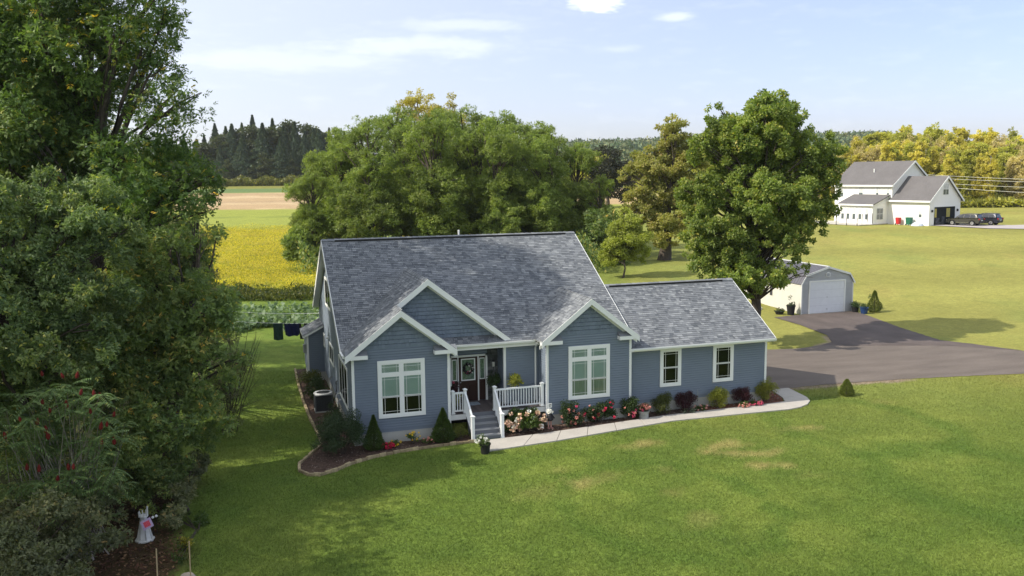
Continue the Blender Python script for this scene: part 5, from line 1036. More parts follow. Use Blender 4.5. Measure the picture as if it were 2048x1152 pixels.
GRY = leafmat('leaf_greyish', ((0.065, 0.083, 0.043), (0.129, 0.146, 0.072), (0.237, 0.243, 0.129), (0.429, 0.286, 0.114)), trans=0.38, var=.25, vscale=.4)
SUM = leafmat('leaf_sumac', ((0.058, 0.109, 0.041), (0.116, 0.181, 0.065), (0.203, 0.275, 0.102), (0.522, 0.435, 0.087)), trans=0.35, var=.2, vscale=.5)
LOC = leafmat('leaf_locust', ((0.093, 0.143, 0.034), (0.171, 0.226, 0.053), (0.259, 0.314, 0.077), (0.375, 0.375, 0.089)), trans=0.42, var=.30, vscale=.22)
MAP = leafmat('leaf_maple', ((0.077, 0.121, 0.029), (0.159, 0.217, 0.05), (0.28, 0.332, 0.078), (0.515, 0.448, 0.101)), trans=0.42, var=.28, vscale=.35)
TAN = leafmat('leaf_tan', ((0.150, 0.165, 0.045), (0.260, 0.265, 0.070), (0.370, 0.340, 0.110), (0.480, 0.360, 0.150)), trans=0.4, var=.28, vscale=.25)
YNG = leafmat('leaf_young', ((0.187, 0.220, 0.039), (0.308, 0.341, 0.066), (0.440, 0.462, 0.099)), trans=0.4, var=.2, vscale=.5)
GLD_ = leafmat('leaf_golden', ((0.24, 0.21, 0.04), (0.42, 0.36, 0.06), (0.54, 0.46, 0.11)), trans=0.4, var=.3, vscale=.15)
CON = leafmat('leaf_conifer', ((0.03, 0.054, 0.03), (0.057, 0.092, 0.048), (0.109, 0.149, 0.074)), trans=.08, var=.25, vscale=.1)
FR1 = leafmat('leaf_wood_yellow', ((0.357, 0.326, 0.074), (0.588, 0.514, 0.105), (0.735, 0.630, 0.158)), trans=0.4, var=.3, vscale=.08)
FR2 = leafmat('leaf_wood_green', ((.24, .26, .06), (.42, .41, .085), (.56, .52, .12)), trans=0.4, var=.3, vscale=.08)
FR3 = leafmat('leaf_wood_bare', ((0.330, 0.280, 0.140), (0.500, 0.420, 0.200), (0.620, 0.520, 0.270)), trans=0.4, var=.3, vscale=.08)
# --- foreground stand on the left
b0 = ground_at(190, 35)
make_tree('ash_tree', 'tallest dark green tree at the upper left, reaching out of the picture', 'tree', (b0.x, b0.y, 0),
    [env(150,110,35,190,150), env(285,60,34,105,110), env(330,215,34,100,80), env(60,260,34,150,150), env(250,330,34,150,110), env(370,345,35,95,85), env(170,-90,35,210,120), env(-60,60,35,170,200), env(345,-5,34,52,60), env(385,230,34,48,50), env(395,370,34,72,62), env(300,420,33,130,70), env(350,130,34,50,60), env(300,70,34,80,85), env(365,180,34,45,55), env(120,230,35,130,110)],
    ASH, nclump=800, crf=.21, n=230000, ln=.16, wd=.062, r0=.30, seed=101, spray=5, yellow=.004, flat=.9, nb=60, z0=.1, core=.6)
b0 = ground_at(310, 31)
make_tree('elm_tree', 'broad dark green tree in the middle of the left stand, beside the lawn edge', 'tree', (b0.x, b0.y, 0),
    [env(330,520,32,110,90), env(400,610,31,95,90), env(425,740,30.5,75,90), env(300,700,30,130,110), env(405,840,30,85,62), env(250,600,31,110,90), env(330,830,29,95,80), env(395,470,33,55,55)],
    ELM, nclump=330, crf=.21, n=105000, ln=.12, wd=.048, r0=.22, seed=102, spray=5, yellow=.012, flat=.75, nb=60, z0=.15, core=.5)
b0 = ground_at(60, 28)
make_tree('box_elder', 'leafy olive green tree at the left edge below the tall ash', 'tree', (b0.x, b0.y, 0),
    [env(110,470,28,120,100), env(30,560,27,110,110), env(160,600,27.5,110,90), env(210,480,29,80,70), env(60,690,26.5,120,80), env(180,700,27,90,60), env(-30,420,27,80,110), env(140,390,29,110,60)],
    BOX, nclump=260, crf=.21, n=80000, ln=.13, wd=.06, r0=.18, seed=103, spray=3, yellow=.02, flat=.7, nb=50, z0=.15, core=.5)
b0 = ground_at(400, 40)
make_tree('scrub_tree', 'greyish sparse bushy tree behind the left stand beside the yellow field', 'tree', (b0.x, b0.y, 0), [env(385,580,40,62,90), env(430,640,39,45,62), env(340,500,41,70,70), env(455,720,38,42,75), env(470,800,37,32,55)],
    GRY, nclump=60, crf=.30, n=24000, ln=.12, wd=.045, r0=.12, seed=104, spray=3, yellow=.01, flat=.8, nb=60, z0=.1)
b0 = ground_at(440, 37); mb = MB(); rng = np.random.default_rng(9); tb_ = thing('bare_shrub', 'leafless twiggy shrub sticking out of the left stand over the lawn', 'shrub', (b0.x, b0.y, 0))
for k in range(26):
    e = Vector(at(480+rng.uniform(-40, 45), 660+rng.uniform(-40, 140), 36+rng.uniform(-1, 1)))-b0; s = Vector((rng.normal()*.2, rng.normal()*.2, 0)); md = s.lerp(e, .5)+Vector((rng.normal()*.2, 0, .3)); mb.tube([s, md, e], [.02, .012, .004], 4)
    for j in range(4): f = md.lerp(e, rng.uniform(0, .9)); mb.tube([f, f+Vector((rng.normal()*.3, rng.normal()*.3, abs(rng.normal())*.45))], [.008, .002], 3)
mb.build('branches', BARK, tb_, fix=False)
# back rows of the same stand, seen in gaps; leftmost ones added to shade the lawn
for i, (px, D, H, lab) in enumerate(((-60, 40, 17, 'dark tree behind the ash at the far left edge of the picture'), (230, 45, 15, 'dark tree filling the gap behind the ash and the elm'), (60, 52, 16, 'dark distant tree deep in the left stand'), (30, 34, 15, 'shaded tree standing behind the box elder'), (-150, 31, 14, 'tree beyond the left edge of the picture whose shade falls on the lawn'), (-130, 27, 11.5, 'tree outside the lower left edge behind the sumac'), (330, 51, 14.5, 'dark bushy tree behind the greyish scrub tree'))):
    b0 = ground_at(px, D); z = b0.z; c = np.array((b0.x, b0.y, z)); make_tree('broadleaf_tree', lab, 'tree', (b0.x, b0.y, z), [(c+np.array((0, 0, H*.6)), (3.0, 3.0, H*.38)), (c+np.array((1.2, 1, H*.35)), (2.2, 2.2, H*.3)), (c+np.array((-1.5, 0, H*.35)), (2.6, 2.6, H*.3))], ELM, nclump=90, crf=.26, n=24000, ln=.22, wd=.10, r0=.22, seed=110+i, spray=3, nb=25)
for i, (x, y, H) in enumerate(((-17.5, -9.0, 15), (-16.5, -4.5, 16), (-18.5, -14, 14))):  # unseen trees added for their shade on the lower-left lawn
    c = np.array((x, y, 0.)); make_tree('broadleaf_tree', ['tree outside the left edge opposite the front steps', 'tree outside the left edge beside the tall ash', 'tree outside the left edge nearest the camera'][i], 'tree', (x, y, 0), [(c+np.array((0, 0, H*.62)), (4.2, 4.2, H*.36)), (c+np.array((1.5, 1, H*.35)), (3.2, 3.2, H*.25))], ELM, nclump=70, crf=.26, n=9000, ln=.34, wd=.15, r0=.25, seed=140+i, spray=3, nb=25)
# sumac with red cones: fronds on leaning stems
sb = gp(140, 1120); rng = np.random.default_rng(31); st = thing('sumac', 'staghorn sumac with feathery fronds and dark red seed cones at the lower left', 'shrub', (sb.x, sb.y, 0)); tips = []
for k in range(170):
    px, py = rng.uniform(-10, 262), rng.uniform(770, 1060)
    if ((px-120)/150)**2+((py-905)/150)**2 > rng.uniform(.55, 1.25): continue
    tips.append(Vector(at(px, py, rng.uniform(23.6, 25.6)))-Vector((sb.x, sb.y, 0)))
mb = MB(); PV = []; PF = []; PT = []; no_ = 0
for i, tp_ in enumerate(tips):
    s = Vector((rng.normal()*.5, rng.normal()*.4+.4, 0)); md = s.lerp(tp_, .55)+Vector((rng.normal()*.2, rng.normal()*.2, -.1))
    mb.tube([s, s.lerp(md, .5), md, tp_], [.022, .018, .013, .008], 5)
    nf = 7; P0 = []; 
    for j in range(nf):
        a = j*2*math.pi/nf+rng.uniform(-.3, .3); L = rng.uniform(.30, .62); d = Vector((math.cos(a), math.sin(a), rng.uniform(-.3, .7))); dq = rng.uniform(.25, .8)
        for q in range(9):
            f = (q+1.5)/10; pt = tp_+d*L*f+Vector((0, 0, -dq*L*f*f)); td = (d+Vector((0, 0, -1.1*f))).normalized(); sd = td.cross(Vector((0, 0, 1))).normalized()
            for sg in (1, -1): P0.append((pt, td*.45+sd*sg+Vector((0, 0, -.25)), L*.30*(1-.5*abs(f-.45)), .42+rng.normal()*.15+.05*sg))
    P = np.array([p[0] for p in P0]); Dd = np.array([p[1] for p in P0]); ln = np.array([p[2] for p in P0]); V, F = leaf_quads(P, np.tile([0, 0, 1.], (len(P), 1))+rng.normal(size=P.shape)*.2, Dd, ln, ln*.30); PV.append(V); PF.append(F+no_); no_ += len(V); PT += [float(min(.95, max(0, p[3]))) for p in P0]
link('fronds', np_mesh('fronds', np.vstack(PV), np.vstack(PF), np.array(PT), SUM), st); mb.build('stems', BARKL, st, smooth=True, fix=False)
cm = MB(); cm.lathe([(.01, -.09), (.05, -.06), (.062, 0), (.045, .06), (.015, .12)], n=7); RC = mat('sumac_red', (.13, .012, .010), .95, .3, 40, .8, 60); cme = cm.mesh('seed_cone', RC)
for px, py in ((84,748),(125,752),(154,751),(162,785),(188,788),(201,793),(85,804),(133,810),(100,821),(181,823),(228,829),(75,844),(40,839),(92,860),(96,872),(202,853),(214,849),(10,872),(203,884),(54,935),(78,938),(137,935),(147,934),(115,960),(82,998),(228,883)):
    o = link('seed_cone', cme, st, tuple(Vector(at(px, py, 23.9))-Vector((sb.x, sb.y, 0)))); o.rotation_euler = (rng.normal()*.2, rng.normal()*.2, rng.uniform(0, 3)); s = rng.uniform(.65, 1.0); o.scale = (s, s, s*1.2)
for nm, lab, px, D, E, m_, n, seed in (('understorey_bush', 'dense olive bush at the bottom left corner of the picture', 100, 22.6, [(60,1060,22.8,110,70), (180,1090,23.2,70,60), (20,1130,22,100,70), (150,1010,24.5,90,55), (210,1010,25,45,50), (120,1140,22.3,90,50)], GRY, 34000, 121),
        ('understorey_bush', 'dark leafy bush behind the white garden ornament', 280, 28, [(270,930,28,75,70), (330,930,28.5,55,60), (240,870,28,80,60), (300,1000,27.5,50,40), (215,960,27,55,45)], ELM, 26000, 122),
        ('understorey_bush', 'dark bush between the sumac and the elm', 190, 30, [(200,800,29,110,80), (120,760,29,110,70), (40,780,28,100,80), (60,930,27.5,110,110), (150,960,27.5,80,80)], ELM, 30000, 123),
        ('understorey_bush', 'low ferny undergrowth bush at the foot of the elm trunk', 350, 27.5, [(365,985,28,32,30), (345,1030,27,30,18), (390,930,30,30,28)], GRY, 7000, 124)):
    b0 = ground_at(px, D); make_tree(nm, lab, 'bush', (b0.x, b0.y, 0), [env(*q) for q in E], m_, nclump=60, crf=.32, n=n, ln=.10, wd=.045, r0=.05, seed=seed, spray=3, yellow=.006, flat=.8, nb=30, z0=.05)
# --- locust grove behind the house
L_ENV = [((0, 0, 9.5), (4.8, 4.4, 4.4)), ((0, 0, 4.6), (4.2, 3.8, 3.2)), ((-2.2, .5, 14), (3.6, 3.4, 2.8)), ((2.2, -.4, 15.2), (3.4, 3.2, 2.8)), ((.2, 0, 17.2), (2.6, 2.6, 1.9)), ((-3, 0, 6.5), (3.2, 3, 2.6)), ((3.2, .4, 6.2), (3.2, 3, 2.4))]
prot = []
for i in range(3):
    rr = np.random.default_rng(200+i); E = [(np.array(c)+rr.normal(size=3)*.7, tuple(np.array(r)*rr.uniform(.85, 1.15))) for c, r in L_ENV]
    prot.append(E)
grove = [(632, 101, .58, 0, 'lowest leftmost locust of the grove, its branches over the yellow field'), (678, 106, .82, 1, 'second locust from the left in the grove behind the blue house'), (745, 100, .90, 2, 'feathery locust above the left end of the blue house ridge'),
         (800, 114, 1.0, 0, 'locust standing right behind the third from the left'), (868, 101, .98, 1, 'tall locust below the golden tree'), (935, 112, 1.0, 2, 'locust right of the golden tree, at the centre of the grove'), (1000, 101, .90, 0, 'locust with bright crown right of the grove centre'),
         (1040, 113, 1.02, 1, 'locust with the tall thin top on the right half of the grove'), (1098, 102, .80, 2, 'locust near the right end of the blue house ridge'), (1152, 109, .74, 0, 'lower locust at the right shoulder of the grove'), (1188, 103, .56, 1, 'small dark locust at the right foot of the grove')]
grove += [(700, 110, .86, 0, 'locust half hidden between the second and third trees of the grove'), (832, 107, .92, 2, 'locust filling the grove left of the golden tree'), (968, 107, .90, 1, 'locust filling the grove right of the golden tree'), (1072, 109, .84, 0, 'locust filling the right part of the grove'), (640, 113, .68, 2, 'small locust at the back of the left end of the grove'), (900, 118, 1.0, 0, 'locust at the back of the grove under the golden top')]
roots = {}
for i, (px, D, s, k, lab) in enumerate(grove):
    b0 = ground_at(px, D)
    if k not in roots:
        t = make_tree('locust_tree', lab, 'tree', (0, 0, 0), prot[k], LOC, nclump=560, crf=.145, n=72000, ln=.28, wd=.105, r0=.30, seed=210+k, spray=3, flat=.55, droop=.1, nb=80, z0=.15, core=.5, group='locust grove behind the blue house'); roots[k] = t
        t.location = b0; t.scale = (s, s, s); t.rotation_euler = (0, 0, i*1.3)
    else: dup(roots[k], b0, i*1.3, s, lab)
b0 = ground_at(862, 150); c = np.array(b0); make_tree('golden_tree', 'golden-topped tree rising behind the locust grove', 'tree', b0, [(c+np.array((-1.8, 0, 19.8)), (4.4, 4, 4.4)), (c+np.array((3.2, 0, 18.6)), (3.8, 3, 4.6)), (c+np.array((0, 0, 12)), (6, 5, 5))], GLD_, nclump=130, crf=.2, n=20000, ln=.38, wd=.19, r0=.4, seed=220, nb=50, bark=BARKL)
for i, (px, py, sx_, sz_) in enumerate(((598, 488, 30, 42), (622, 530, 42, 40), (1215, 470, 50, 70))):
    D = 97; b0 = ground_at(px, D); make_tree('locust_sapling', ['low locust thicket at the left foot of the grove', 'smaller locust sapling beside the squash patch and roof edge', 'dark sapling between the grove and the young tree'][i], 'tree', b0, [env(px, py, D, sx_, sz_)], LOC if i < 2 else ELM, nclump=26, crf=.3, n=6500, ln=.4, wd=.14, r0=.1, seed=230+i, spray=3, flat=.5, nb=24)
# --- right side trees
b0 = ground_at(1504, 56)
make_tree('maple_tree', 'large dense green maple behind the garage wing, in front of the shed garage', 'tree', (b0.x, b0.y, 0),
    [env(1530,265,56,105,82), env(1455,300,56,85,75), env(1610,330,56,82,78), env(1662,300,56,40,42), env(1400,400,55,62,70), env(1440,470,54,85,60), env(1540,400,55,110,80), env(1630,430,55,55,55), env(1480,545,53,85,35), env(1395,520,54,50,38), env(1580,480,54,60,42), env(1545,205,57,42,34), env(1545,545,54,60,34), env(1500,575,54.5,48,26), env(1600,530,55,30,26), env(1470,500,54,60,50), env(1655,380,56,30,45), env(1425,225,57,32,26)],
    MAP, nclump=1150, crf=.13, n=180000, ln=.185, wd=.12, r0=.36, seed=301, yellow=.02, flat=.85, nb=170, z0=.18, top=Vector(at(1535, 230, 56))-Vector((b0.x, b0.y, 0)), core=.5)
b0 = ground_at(1328, 100)
make_tree('maple_tree', 'tan-tinged sparse old maple with thick dark trunk left of the big green maple', 'tree', b0,
    [env(1345,275,100,48,50), env(1310,340,100,62,50), env(1380,340,100,55,60), env(1290,400,99,48,46), env(1345,420,99,70,50), env(1265,430,100,26,50), env(1400,440,99,40,40), env(1330,470,98,50,28), env(1245,345,100,18,30)],
    TAN, nclump=300, crf=.19, n=48000, ln=.36, wd=.17, r0=.62, seed=302, flat=.6, nb=90, z0=.18, yellow=.03)
b0 = ground_at(1246, 87)
make_tree('young_tree', 'small rounded yellow-green young tree on the lawn behind the roof ridge', 'tree', b0, [env(1252,480,87,52,42), env(1232,512,87,36,24), env(1262,445,87,28,30), env(1280,505,87,28,28), env(1250,428,87,16,18)], YNG, nclump=160, crf=.2, n=26000, ln=.24, wd=.11, r0=.09, seed=303, flat=.7, nb=30, z0=.2)
b0 = ground_at(1215, 190); c = np.array(b0); make_tree('dark_tree', 'round dark tree far off between the grove and the tan maple', 'tree', b0, [(c+np.array((0, 0, 8)), (6.5, 6, 6)), (c+np.array((3, 0, 5)), (5, 5, 5))], leafmat('leaf_far_dark', ((.018, .022, .012), (.035, .036, .02), (.07, .06, .035))), nclump=50, crf=.3, n=14000, ln=.5, wd=.28, r0=.4, seed=304, nb=30)
for i, (px, D, H) in enumerate(((1185, 230, 9), (1262, 260, 8), (1300, 225, 9), (1150, 280, 10), (1345, 250, 12), (1400, 235, 11), (1455, 250, 12), (1510, 240, 12), (1560, 235, 12), (1610, 232, 13))):
    b0 = ground_at(px, D); c = np.array(b0)
    if i == 0: ft = make_tree('field_tree', 'hazy olive tree in the hedgerow beyond the maples', 'tree', b0, [(np.array(b0)+np.array((0, 0, 8)), (5.5, 5, 5)), (c+np.array((1, 0, 4)), (5.5, 5, 4))], FR2, nclump=40, crf=.34, n=6500, ln=.7, wd=.42, r0=.35, seed=305, nb=20, group='hedgerow trees beyond the maples')
    else: dup(ft, b0, i*1.1, H/14)
# --- conifer stand far left
rng = np.random.default_rng(40)
def conifer(name, label, H, R_, seed, n=15000, group=None):
    rg = np.random.default_rng(seed); t = thing(name, label, 'conifer', (0, 0, 0), 0, group); z = rg.uniform(0, 1, n); tier = np.floor(z*16)/16; a = rg.uniform(0, 6.283, n); lob = .72+.28*np.sin(a*4+tier*40+seed)
    rad = R_*(1-z)**1.1*lob*(1.0-.32*((z*16) % 1))*rg.uniform(.35, 1.05, n)**.5
    P = np.stack([rad*np.cos(a), rad*np.sin(a), 1.0+z*(H-1)-rad*.18], 1); d = np.stack([np.cos(a), np.sin(a), -.35+0*a], 1)
    V, F = leaf_quads(P, rg.normal(size=(n, 3))*.5+np.array([0, 0, 1]), d+rg.normal(size=(n, 3))*.35, rg.uniform(.7, 1.5, n)*(.45+.6*(1-z)), rg.uniform(.3, .6, n)*(.45+.55*(1-z))); link('crown', np_mesh('crown', V, F, np.clip(.45+rg.normal(size=n)*.22, 0, 1), CON), t); MB().tube([(0, 0, -1), (0, 0, H*.95)], [.4, .04], 6).build('trunk', BARK, t); MB().tube([(0, 0, 1.5), (0, 0, H*.5), (0, 0, H*1.01)], [R_*.38, R_*.24, .03], 9).build('inner_boughs', CON, t); return t
cons = [conifer('spruce_tree', 'dark spruce in the far conifer stand beyond the ploughed field', 25, 11.5, 41+k, group='conifers beyond the ploughed field') for k in range(3)]
far_ = [(425,262),(447,252),(468,240),(480,247),(500,250),(521,236),(540,248),(560,240),(581,246),(603,242),(622,255),(640,252),(455,290),(500,268),(535,300),(600,290),(650,262),(670,258),(700,262),(575,262),(410,275),(385,265),(350,262),(310,268)]
for i, (px, ty) in enumerate(far_):
    D = 378+rng.uniform(-15, 22); b0 = ground_at(px, D); H = at(px, ty+rng.uniform(-4, 16), D).z-b0.z; s = H/25
    if i < 3: r = cons[i]; r.location = b0; r.scale = (s*.95, s*.95, s)
    else: dup(cons[i % 3], b0, i*1.7, (s*rng.uniform(.8, 1.25),)*2+(s,))
bl = None
for i, (px, ty, w_) in enumerate(((438,270,1.3), (462,262,1.2), (488,262,1.1), (512,258,1.3), (530,252,1.2), (555,254,1.4), (612,252,1.3), (628,262,1.2), (540,305,1.1), (580,310,1.2), (480,335,.9), (640,340,.9), (545,262,1.2), (570,240,1.3), (590,250,1.2), (640,248,1.0), (660,262,1.1), (470,318,.8), (515,330,.8), (558,322,.9), (600,325,.8), (625,330,.7), (450,330,.7), (495,345,.5), (660,320,1.0), (690,300,1.1))):
    D = 366 if ty > 300 else 385; b0 = ground_at(px, D); H = at(px, ty, D).z-b0.z
    if bl is None: bl = make_tree('woodland_tree', 'rounded grey-green tree among the far conifers', 'tree', b0, [((b0.x, b0.y, b0.z+13), (6, 6, 9)), ((b0.x+1, b0.y, b0.z+7), (6.5, 6, 6))], leafmat('leaf_far_green', ((.035, .05, .022), (.065, .08, .034), (.11, .12, .05))), nclump=45, crf=.3, n=7000, ln=1.0, wd=.6, r0=.4, seed=45, nb=14, group='broadleaved trees among the far conifers'); bl.scale = (H/21*w_, H/21*w_, H/21)
    else: dup(bl, b0, i, (H/21*w_, H/21*w_, H/21))
# --- autumn wood on the right
FE = [((0, 0, 10.5), (2.3, 2.3, 4.9)), ((1.0, 0, 7), (2.3, 2.3, 4.0)), ((-1.0, .3, 7.5), (2.2, 2.2, 4.0)), ((.3, 0, 13.6), (1.3, 1.3, 2.0)), ((0, 0, 3.2), (2.3, 2.3, 2.8))]
wood = []
for k, (m_, nm) in enumerate(((FR1, 'yellow'), (FR2, 'yellow-green'), (FR3, 'pale tan'))):
    for v in range(2):
        t = make_tree('autumn_tree', {'yellow': 'bright yellow tree in the autumn wood behind the white farmhouse', 'yellow-green': 'yellow-green tree in the autumn wood behind the white farmhouse', 'pale tan': 'half-bare tan tree with pale trunk in the autumn wood behind the farmhouse'}[nm], 'tree', (0, 0, 0), FE, m_, nclump=110, crf=.20, n=(11000, 11000, 6500)[k], ln=.50, wd=.26, r0=.20, seed=50+k*2+v, flat=.75, nb=40, z0=.25, bark=BARKL, group=nm+' trees in the autumn wood'); wood.append(t)
rng = np.random.default_rng(60); used = set(); cand = []
for row, (D0, n_, px0, px1) in enumerate(((172, 15, 1880, 2110), (184, 24, 1640, 2130), (196, 28, 1600, 2130), (210, 30, 1580, 2130), (226, 30, 1570, 2130))):
    for i in range(n_):
        px = px0+(px1-px0)*(i+rng.uniform(.1, .9))/n_; D = D0+rng.uniform(-5, 5)+max(0, (1850-px)*.03); cand.append((px, D, row))
for i, (px, D, row) in enumerate(cand):
    ty = np.interp(px, (1560, 1640, 1700, 1790, 1850, 1910, 1960, 2050, 2130), (318, 300, 272, 252, 254, 262, 258, 266, 268))+rng.uniform(-8, 16)+(5-row-1)*9
    b0 = ground_at(px, D); H = at(px, ty, D).z-b0.z; s = max(.35, H/15.2); k = rng.choice(6, p=(.22, .22, .19, .15, .12, .10)); wscale = s*rng.uniform(.8, 1.25)
    if k not in used: used.add(k); r = wood[k]; r.location = b0; r.scale = (wscale, wscale, s); r.rotation_euler = (0, 0, rng.uniform(0, 6))
    else: dup(wood[k], b0, rng.uniform(0, 6), (wscale, wscale, s))
for k in range(6):
    if k not in used: wood[k].location = ground_at(2120, 200)
# scrub at the foot of the wood
def scatter(name, fn, n, m_, ln, wd, rng, up=.8, hmax=1.0, tint=None, kind='stuff'):
    P, z = fn(n, rng); k = len(P); V, F = leaf_quads(P+np.stack([0*z, 0*z, z], 1), rng.normal(size=(k, 3))*.7+np.array([0, -.4, .5]), rng.normal(size=(k, 3))*.7+np.array([0, 0, up]), ln*rng.uniform(.6, 1.3, k), wd*rng.uniform(.6, 1.3, k))
    T = tint(z, rng) if tint else rng.uniform(0, 1, k); return link(name, np_mesh(name, V, F, T, m_), kind=kind)
def strip(px0, px1, D0, D1, hf, dens_=1.0):
    def f(n, rng):
        px = rng.uniform(px0, px1, n); D = rng.uniform(D0, D1, n); xy = np.array([np.array(at(p, 576, d))[:2] for p, d in zip(px, D)]); z0 = hgt(xy[:, 0], xy[:, 1]); return np.column_stack([xy, z0]), rng.uniform(0, 1, n)**.7*hf(px, D, rng)
    return f
scatter('wood_edge_scrub', strip(1640, 2130, 165, 190, lambda px, D, r: 1.2+1.6*(np.sin(px*.09)+np.sin(px*.031+2)+2)/4*np.clip((D-164)/8, .1, 1)), 16000, FR2, .8, .45, np.random.default_rng(61))
scatter('field_edge_scrub', strip(400, 720, 352, 364, lambda px, D, r: 2.2+.8*np.sin(px*.13)+.8*np.sin(px*.31+D)), 9000, leafmat('leaf_scrub', ((.07, .085, .02), (.14, .15, .03), (.22, .2, .04))), 1.1, .7, np.random.default_rng(62))
# hilltop forest beyond
def hillf(n, rng):
    D = rng.uniform(640, 1120, n); px = rng.uniform(880, 1760, n); return D, px
rng = np.random.default_rng(63); nC = 2600; D, px = hillf(nC, rng); xy = np.array([np.array(at(p, 576, d))[:2] for p, d in zip(px, D)]); z0 = hgt(xy[:, 0], xy[:, 1]); kk = 32
cr = rng.uniform(4.5, 8.5, nC); dd = unit(rng.normal(size=(nC*kk, 3))); dd[:, 2] = np.abs(dd[:, 2])*.9; c3 = np.repeat(np.column_stack([xy, z0+cr*.9]), kk, 0); r3 = np.repeat(cr, kk)[:, None]; P = c3+dd*r3*np.array([1, 1, 1.1])*rng.uniform(.7, 1, (nC*kk, 1))
V, F = leaf_quads(P, dd+rng.normal(size=P.shape)*.4, rng.normal(size=P.shape), rng.uniform(2, 4, len(P)), rng.uniform(1.5, 3, len(P))); tt = np.clip(np.repeat(rng.uniform(.1, .9, nC), kk)+rng.normal(size=nC*kk)*.08, 0, 1)
link('hill_forest', np_mesh('hill_forest', V, F, tt, leafmat('leaf_hill', ((.05, .10, .045), (.11, .15, .06), (.20, .20, .08)), trans=.1, vscale=.01)), kind='stuff')
# goldenrod meadow
GR = leafmat('leaf_goldenrod', ((.13, .18, .03), (.27, .29, .04), (.56, .48, .035), (.76, .60, .05)), trans=.3, var=.25, vscale=.25)
def gmead(n, rng):
    D = 80+(rng.uniform(0, 1, n)**1.25)*70; px = rng.uniform(395, 1120, n); xy = np.array([np.array(at(p, 576, d))[:2] for p, d in zip(px, D)]); z0 = hgt(xy[:, 0], xy[:, 1]); h = .8+.35*np.sin(xy[:, 0]*.7)*np.cos(xy[:, 1]*.5); return np.column_stack([xy, z0]), rng.uniform(0.05, 1, n)**.6*h
def gt(z, rng): k = len(z); f = .85* np.clip((z-.28)*3, 0, 1)*(rng.uniform(size=k) < .8); return np.clip(.18+rng.normal(size=k)*.1+f*.62, 0, 1)
scatter('goldenrod', gmead, 150000, GR, .145, .075, np.random.default_rng(64), tint=gt)
scatter('meadow_edge_weeds', strip(405, 660, 76, 82, lambda px, D, r: .45+.2*np.sin(px*.11+D)+.2*np.sin(px*.043)), 9000, leafmat('leaf_weed', ((.03, .05, .015), (.08, .10, .02), (.16, .16, .03))), .28, .14, np.random.default_rng(65))
scatter('grove_understorey', strip(600, 1215, 90, 108, lambda px, D, r: 2.2+1.6*np.sin(px*.05)*np.sin(px*.017+1)), 22000, ELM, .42, .2, np.random.default_rng(67), tint=lambda z, r: r.uniform(.1, .8, len(z)))
# squash patch with broad pale leaves
def sq(n, rng):
    px = rng.uniform(432, 652, n); D = rng.uniform(61, 73, n); near = 64.5+1.2*np.sin(px*.05)-(px-440)*.006; ok = (D < near+2.5) | (rng.uniform(size=n) < .22); ok &= D > near-1.6; px, D = px[ok], D[ok]; xy = np.array([np.array(at(p, 576, d))[:2] for p, d in zip(px, D)]); return np.column_stack([xy, 0*px]), rng.uniform(.08, .55, len(px))
scatter('squash_patch', sq, 7500, leafmat('leaf_squash', ((.07, .12, .05), (.16, .23, .12), (.25, .33, .19)), var=.15, vscale=.6), .34, .32, np.random.default_rng(66), up=0)
# ------------------------------------------------------------------ grass blades over the near lawn
rng = np.random.default_rng(70); NG = 420000; u = rng.uniform(0, 1, NG); D = 20.5+28*u**1.2; px = rng.uniform(330, 2150, NG)
L = (px-1024)/FPX*D; c0 = CAM[:2]; X_ = c0[0]+math.sin(YAW)*D+math.cos(YAW)*L; Y_ = c0[1]+math.cos(YAW)*D-math.sin(YAW)*L; P2 = np.column_stack([X_, Y_, 0*X_])
wkp = [(4.9, -2.45), (7.74, -2.16), (10, -1.76), (13.89, -1.1), (20.0, -1.2), (21.4, -.73), (21.9, -.22), (22.2, .4), (22.42, 2.5), (19.9, 2.36), (19.9, 9), (0, 15), (-1.5, 15.6), (-1.5, 8.5), (-1.42, 4.7), (-1.3, .8), (-1.85, -.6), (-2.33, -1.5), (-2.4, -2.3), (-2.05, -2.95), (-1.66, -3.08), (-1.0, -2.72), (-.44, -2.2), (.5, -1.7), (1.65, -1.34), (4.8, -1.05)]
keep = ~inpoly(P2, wkp) & ~inpoly(P2, drive); P2 = P2[keep & (P2[:, 0] > -6.2+.2*np.sin(P2[:, 1]))]; k = len(P2)
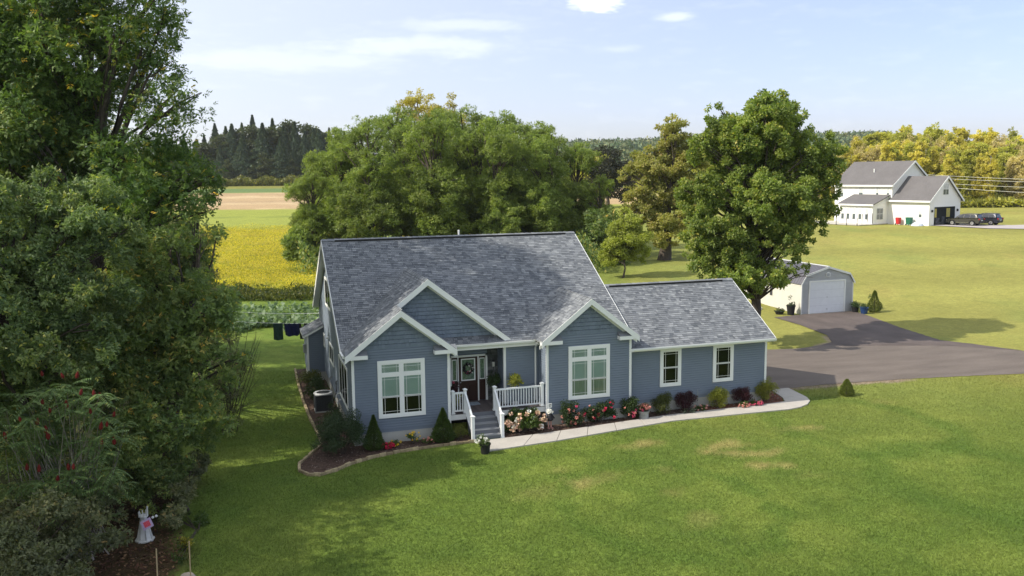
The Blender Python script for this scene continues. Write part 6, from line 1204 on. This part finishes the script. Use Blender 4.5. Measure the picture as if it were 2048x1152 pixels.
V = np.empty((k, 3, 3), np.float32); d = rng.normal(size=(k, 3))*np.array([1, 1, 0]); d = unit(d); h = rng.uniform(.035, .075, k)[:, None]; w2 = rng.uniform(.006, .013, k)[:, None]; lean = rng.normal(size=(k, 3))*np.array([1, 1, 0])*.6
V[:, 0] = P2-d*w2; V[:, 1] = P2+d*w2; V[:, 2] = P2+np.concatenate([lean[:, :2]*h, h], 1)
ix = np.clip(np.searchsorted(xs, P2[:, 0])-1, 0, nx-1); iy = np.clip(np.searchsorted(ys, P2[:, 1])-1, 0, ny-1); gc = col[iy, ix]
GB = bpy.data.materials.new('grass_blade'); GB.use_nodes = True; t = GB.node_tree; b = t.nodes['Principled BSDF']; b.inputs['Roughness'].default_value = .6; b.inputs['Specular IOR Level'].default_value = .25
a_ = t.nodes.new('ShaderNodeAttribute'); a_.attribute_name = 'col'; t.links.new(a_.outputs['Color'], b.inputs['Base Color']); tr = t.nodes.new('ShaderNodeBsdfTranslucent'); t.links.new(a_.outputs['Color'], tr.inputs[0]); mi = t.nodes.new('ShaderNodeMixShader'); mi.inputs[0].default_value = .35
t.links.new(b.outputs[0], mi.inputs[1]); t.links.new(tr.outputs[0], mi.inputs[2]); t.links.new(mi.outputs[0], t.nodes['Material Output'].inputs[0])
me = np_mesh('lawn_grass', V.reshape(-1, 3), np.arange(3*k).reshape(-1, 3), np.zeros(k), GB); gc = gc*rng.uniform(.82, 1.38, (k, 1))
ca = me.attributes.new('col', 'FLOAT_COLOR', 'FACE'); ca.data.foreach_set('color', np.concatenate([gc, np.ones((k, 1))], 1).astype(np.float32).ravel()); link('lawn_grass', me, kind='stuff')
#==PART6END

HZ = bpy.data.materials.new('haze'); HZ.use_nodes = True; t = HZ.node_tree; t.nodes.clear(); o_ = t.nodes.new('ShaderNodeOutputMaterial'); pv = t.nodes.new('ShaderNodeVolumePrincipled')
pv.inputs['Color'].default_value = (.86, .92, 1, 1); pv.inputs['Density'].default_value = .00010; pv.inputs['Anisotropy'].default_value = .35; t.links.new(pv.outputs[0], o_.inputs['Volume'])
MB().box((-3700, -450, -8), (4000, 4800, 82)).build('haze', HZ, kind='stuff')
